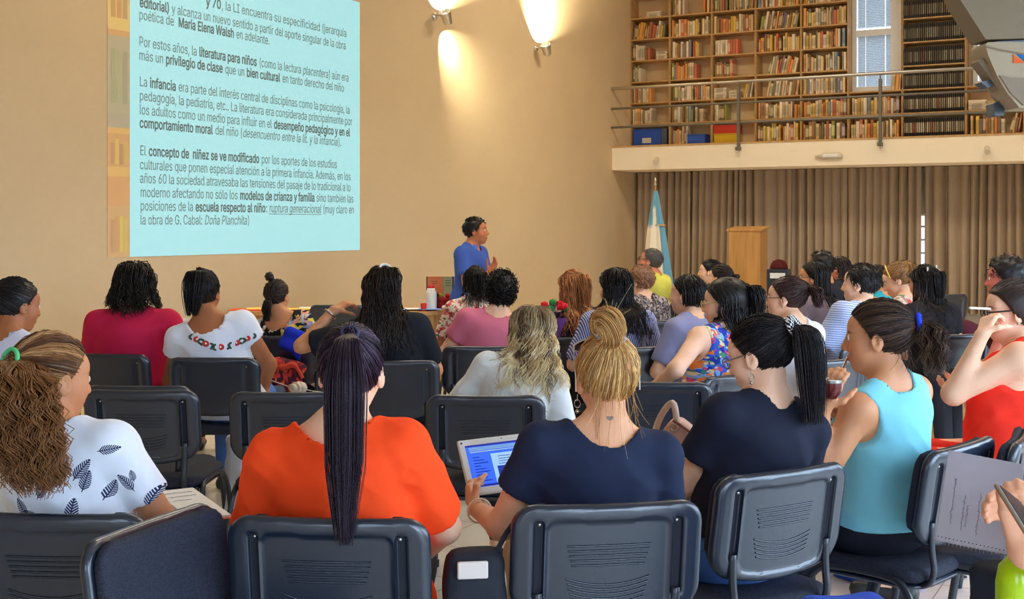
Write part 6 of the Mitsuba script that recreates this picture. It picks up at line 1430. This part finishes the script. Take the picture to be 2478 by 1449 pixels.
# blue backpack on the floor
c = P(2128, 1300, 5.3); c[2] = .185; k = bag('backpack', 'blue and grey backpack on the floor behind the turquoise woman\'s chair legs', 'backpack', c, Rzd(25), (.34, .20, .36), (40, 85, 190), 'm_matte', .012, .02)
part(k, 'pocket', moved(rbox(.20, .05, .20, .022, 8), R=Rzd(25), t=c + Rzd(25) @ np.array([.02, -.115, -.05])), 'm_matte', color=srgb(48, 58, 80), smooth=40)
for s_ in (-.1, .1): part(k, 'strap', tube(smooth_path([c + Rzd(25) @ np.array([s_, -.11, .14]), c + Rzd(25) @ np.array([s_ * 1.1, -.15, .0]), c + Rzd(25) @ np.array([s_ * 1.6 + .05, -.16, -.15]), c + Rzd(25) @ np.array([s_ * 2 + .11, -.18, -.178])], 14), .012, 6, flat=([0, 0, 1], .4)), 'm_black_cloth')
c = P(2052, 1452, 2.75); k = bag('cloth_bag', 'bright blue cloth bag whose top shows at the bottom edge', 'bag', [c[0], 2.75, .34], Rzd(10), (.20, .14, .66), (50, 85, 200), 'm_matte', .012, .02)
c = P(1830, 1450, 4.2); k = bag('cloth_bag', 'blue bag under the chair of the woman in jeans', 'bag', [c[0], 4.3, .15], Rzd(10), (.22, .16, .28), (30, 60, 215), 'm_matte', .012, .02)
# black bag with a white tag left of the bun woman's chair
c = P(1146, 1395, 3.06); k = bag('handbag', 'black handbag hanging left of the chair under the blonde bun', 'bag', c + [0, 0, -.06], Rzd(8), (.15, .10, .26), (22, 22, 26), 'm_black_cloth', lump=.02)
part(k, 'flap', moved(rbox(.075, .012, .042, .004, 6), R=Rzd(8), t=c + [0, -.068, .035]), 'm_satin', color=srgb(205, 190, 180), smooth=40)
part(k, 'strap', tube(smooth_path([c + [.05, 0, .05], c + [.10, .0, .13], c + [.17, .0, .13]], 10), .007, 6), 'm_black_cloth')
# things on and behind the chair of the black floral top
ch = chair_spot(700, 812, -4); by = ch[1] - .30
def hang(px, py, dy=0.0): q = P(px, py, by + dy); return q
q = hang(712, 820); k = bag('blue_cloth', 'bright blue cloth draped over the chair of the black floral top', 'cloth', q, Ry(20), (.15, .05, .13), (30, 50, 190), 'm_matte', .009, .03)
part(k, 'corner', tube([q + [.0, -.01, -.03], q + [.02, -.01, -.09], q + [.03, -.005, -.13]], [.045, .03, .006], 8, flat=([0, 1, 0], .4)), 'm_matte', color=srgb(28, 42, 165), smooth=True)
mat('m_red_cloth', mikit.proc(lambda p, n, uv: blobs(srgb(120, 30, 40), [(srgb(200, 60, 50), .02), (srgb(220, 110, 60), .09), (srgb(70, 25, 50), .1)], 1.0, .5)(p, n, mi.Point2f(p.x * 34 + p.y * 9, p.z * 34))), .8, .3)
q = hang(695, 905, -.06); k = bag('scarf_bag', 'red and orange patterned cloth bag hung behind the chair with the blue cloth', 'bag', q, Ry(14), (.21, .09, .17), (150, 40, 40), 'm_red_cloth', .011, .05, 3)
part(k, 'fold', tube(smooth_path([q + [-.09, -.03, .07], q + [-.02, -.05, .045], q + [.05, -.05, .06], q + [.10, -.03, -.02]], 14), [.012] * 4 + [.02] * 6 + [.012] * 4, 7), 'm_matte', color=srgb(205, 75, 55), smooth=True)
q = hang(662, 930, -.10); k = bag('tote_bag', 'faded blue tote bag standing between the second row chairs', 'bag', [q[0], q[1], q[2] - .27], I3, (.16, .14, .54), (95, 108, 130), 'm_matte', .014, .02)
t = q + [0, 0, .005]; 
for a, b in (((-.035, -.02, .075), (.01, 0, 0)), ((-.03, -.03, .03), (.13, -.03, -.025))): solo('knitting_needle', tube([t + a, t + b], .004, 6), 'm_satin', 'pale knitting needle sticking up from the tote bag' if b[0] < .05 else 'pale knitting needle lying across the tote bag', 'knitting needle', color=srgb(215, 195, 185), smooth=True)
q = hang(722, 938, -.14); m = trimesh.creation.icosphere(3, .042); v = np.asarray(m.vertices); m.vertices = v * (1 + .12 * np.sin(v[:, :1] * 260 + v[:, 1:2] * 200)) * [1.25, 1, .85] + q
k = thing('wool_ball', 'ball of cream wool behind the empty chair left of the purple ponytail', 'wool ball'); part(k, 'yarn', m, 'm_matte', color=srgb(222, 212, 195), smooth=True); part(k, 'loose_end', tube([q + [.04, 0, -.01], q + [.09, 0, -.02], q + [.14, .02, -.03]], .003, 5), 'm_matte', color=srgb(222, 212, 195), smooth=True)
c = P(576, 1095, 5.75); k = bag('plastic_bag', 'whitish plastic bag standing on the floor between the second row chairs', 'bag', [c[0], c[1], c[2] - .10], I3, (.10, .12, .40), (196, 196, 200), 'm_matte', .012, .04)
# flowers held by the woman with reddish hair
o = P(1344, 760, 7.75); k = thing('bouquet', 'bouquet of red, purple and white flowers before the woman with reddish hair', 'flowers'); rb = np.random.default_rng(5)
part(k, 'wrapping', moved(lathe([[.012, -.16], [.03, -.10], [.07, -.01], [.066, -.01], [.0, -.10]], 14), t=o + [.01, 0, -.01]), 'm_matte', color=srgb(120, 70, 140), smooth=30)
for i in range(16):
    a, rr = rb.uniform(0, 6.28), .075 * math.sqrt(rb.random()); c_ = o + np.array([rr * math.cos(a), rr * .5 * math.sin(a), .03 + .03 * rb.random() + (.02 if i % 4 == 1 else 0)])
    col = [(205, 30, 40), (150, 70, 165), (235, 225, 205), (60, 140, 70), (225, 50, 60)][i % 5]
    m = trimesh.creation.icosphere(2, .02); v = np.asarray(m.vertices); m.vertices = v * (1 + .25 * np.sin(np.arctan2(v[:, 1:2], v[:, :1]) * 5)) + c_
    part(k, 'flower' if i % 5 != 3 else 'leaf', m, 'm_matte', color=srgb(*col), smooth=True)
x, y, a = chair_spot(816, 738, 0); chair(x, y, a, 'empty black chair in front of the desk, behind the raised arm with the watch')

solo('pen', tube([P(2346, 745, 4.80), P(2396, 747, 4.86)], .005, 8), 'm_satin', 'white pen in the raised hand of the woman in the red dress', 'pen', color=srgb(225, 222, 220), smooth=True)
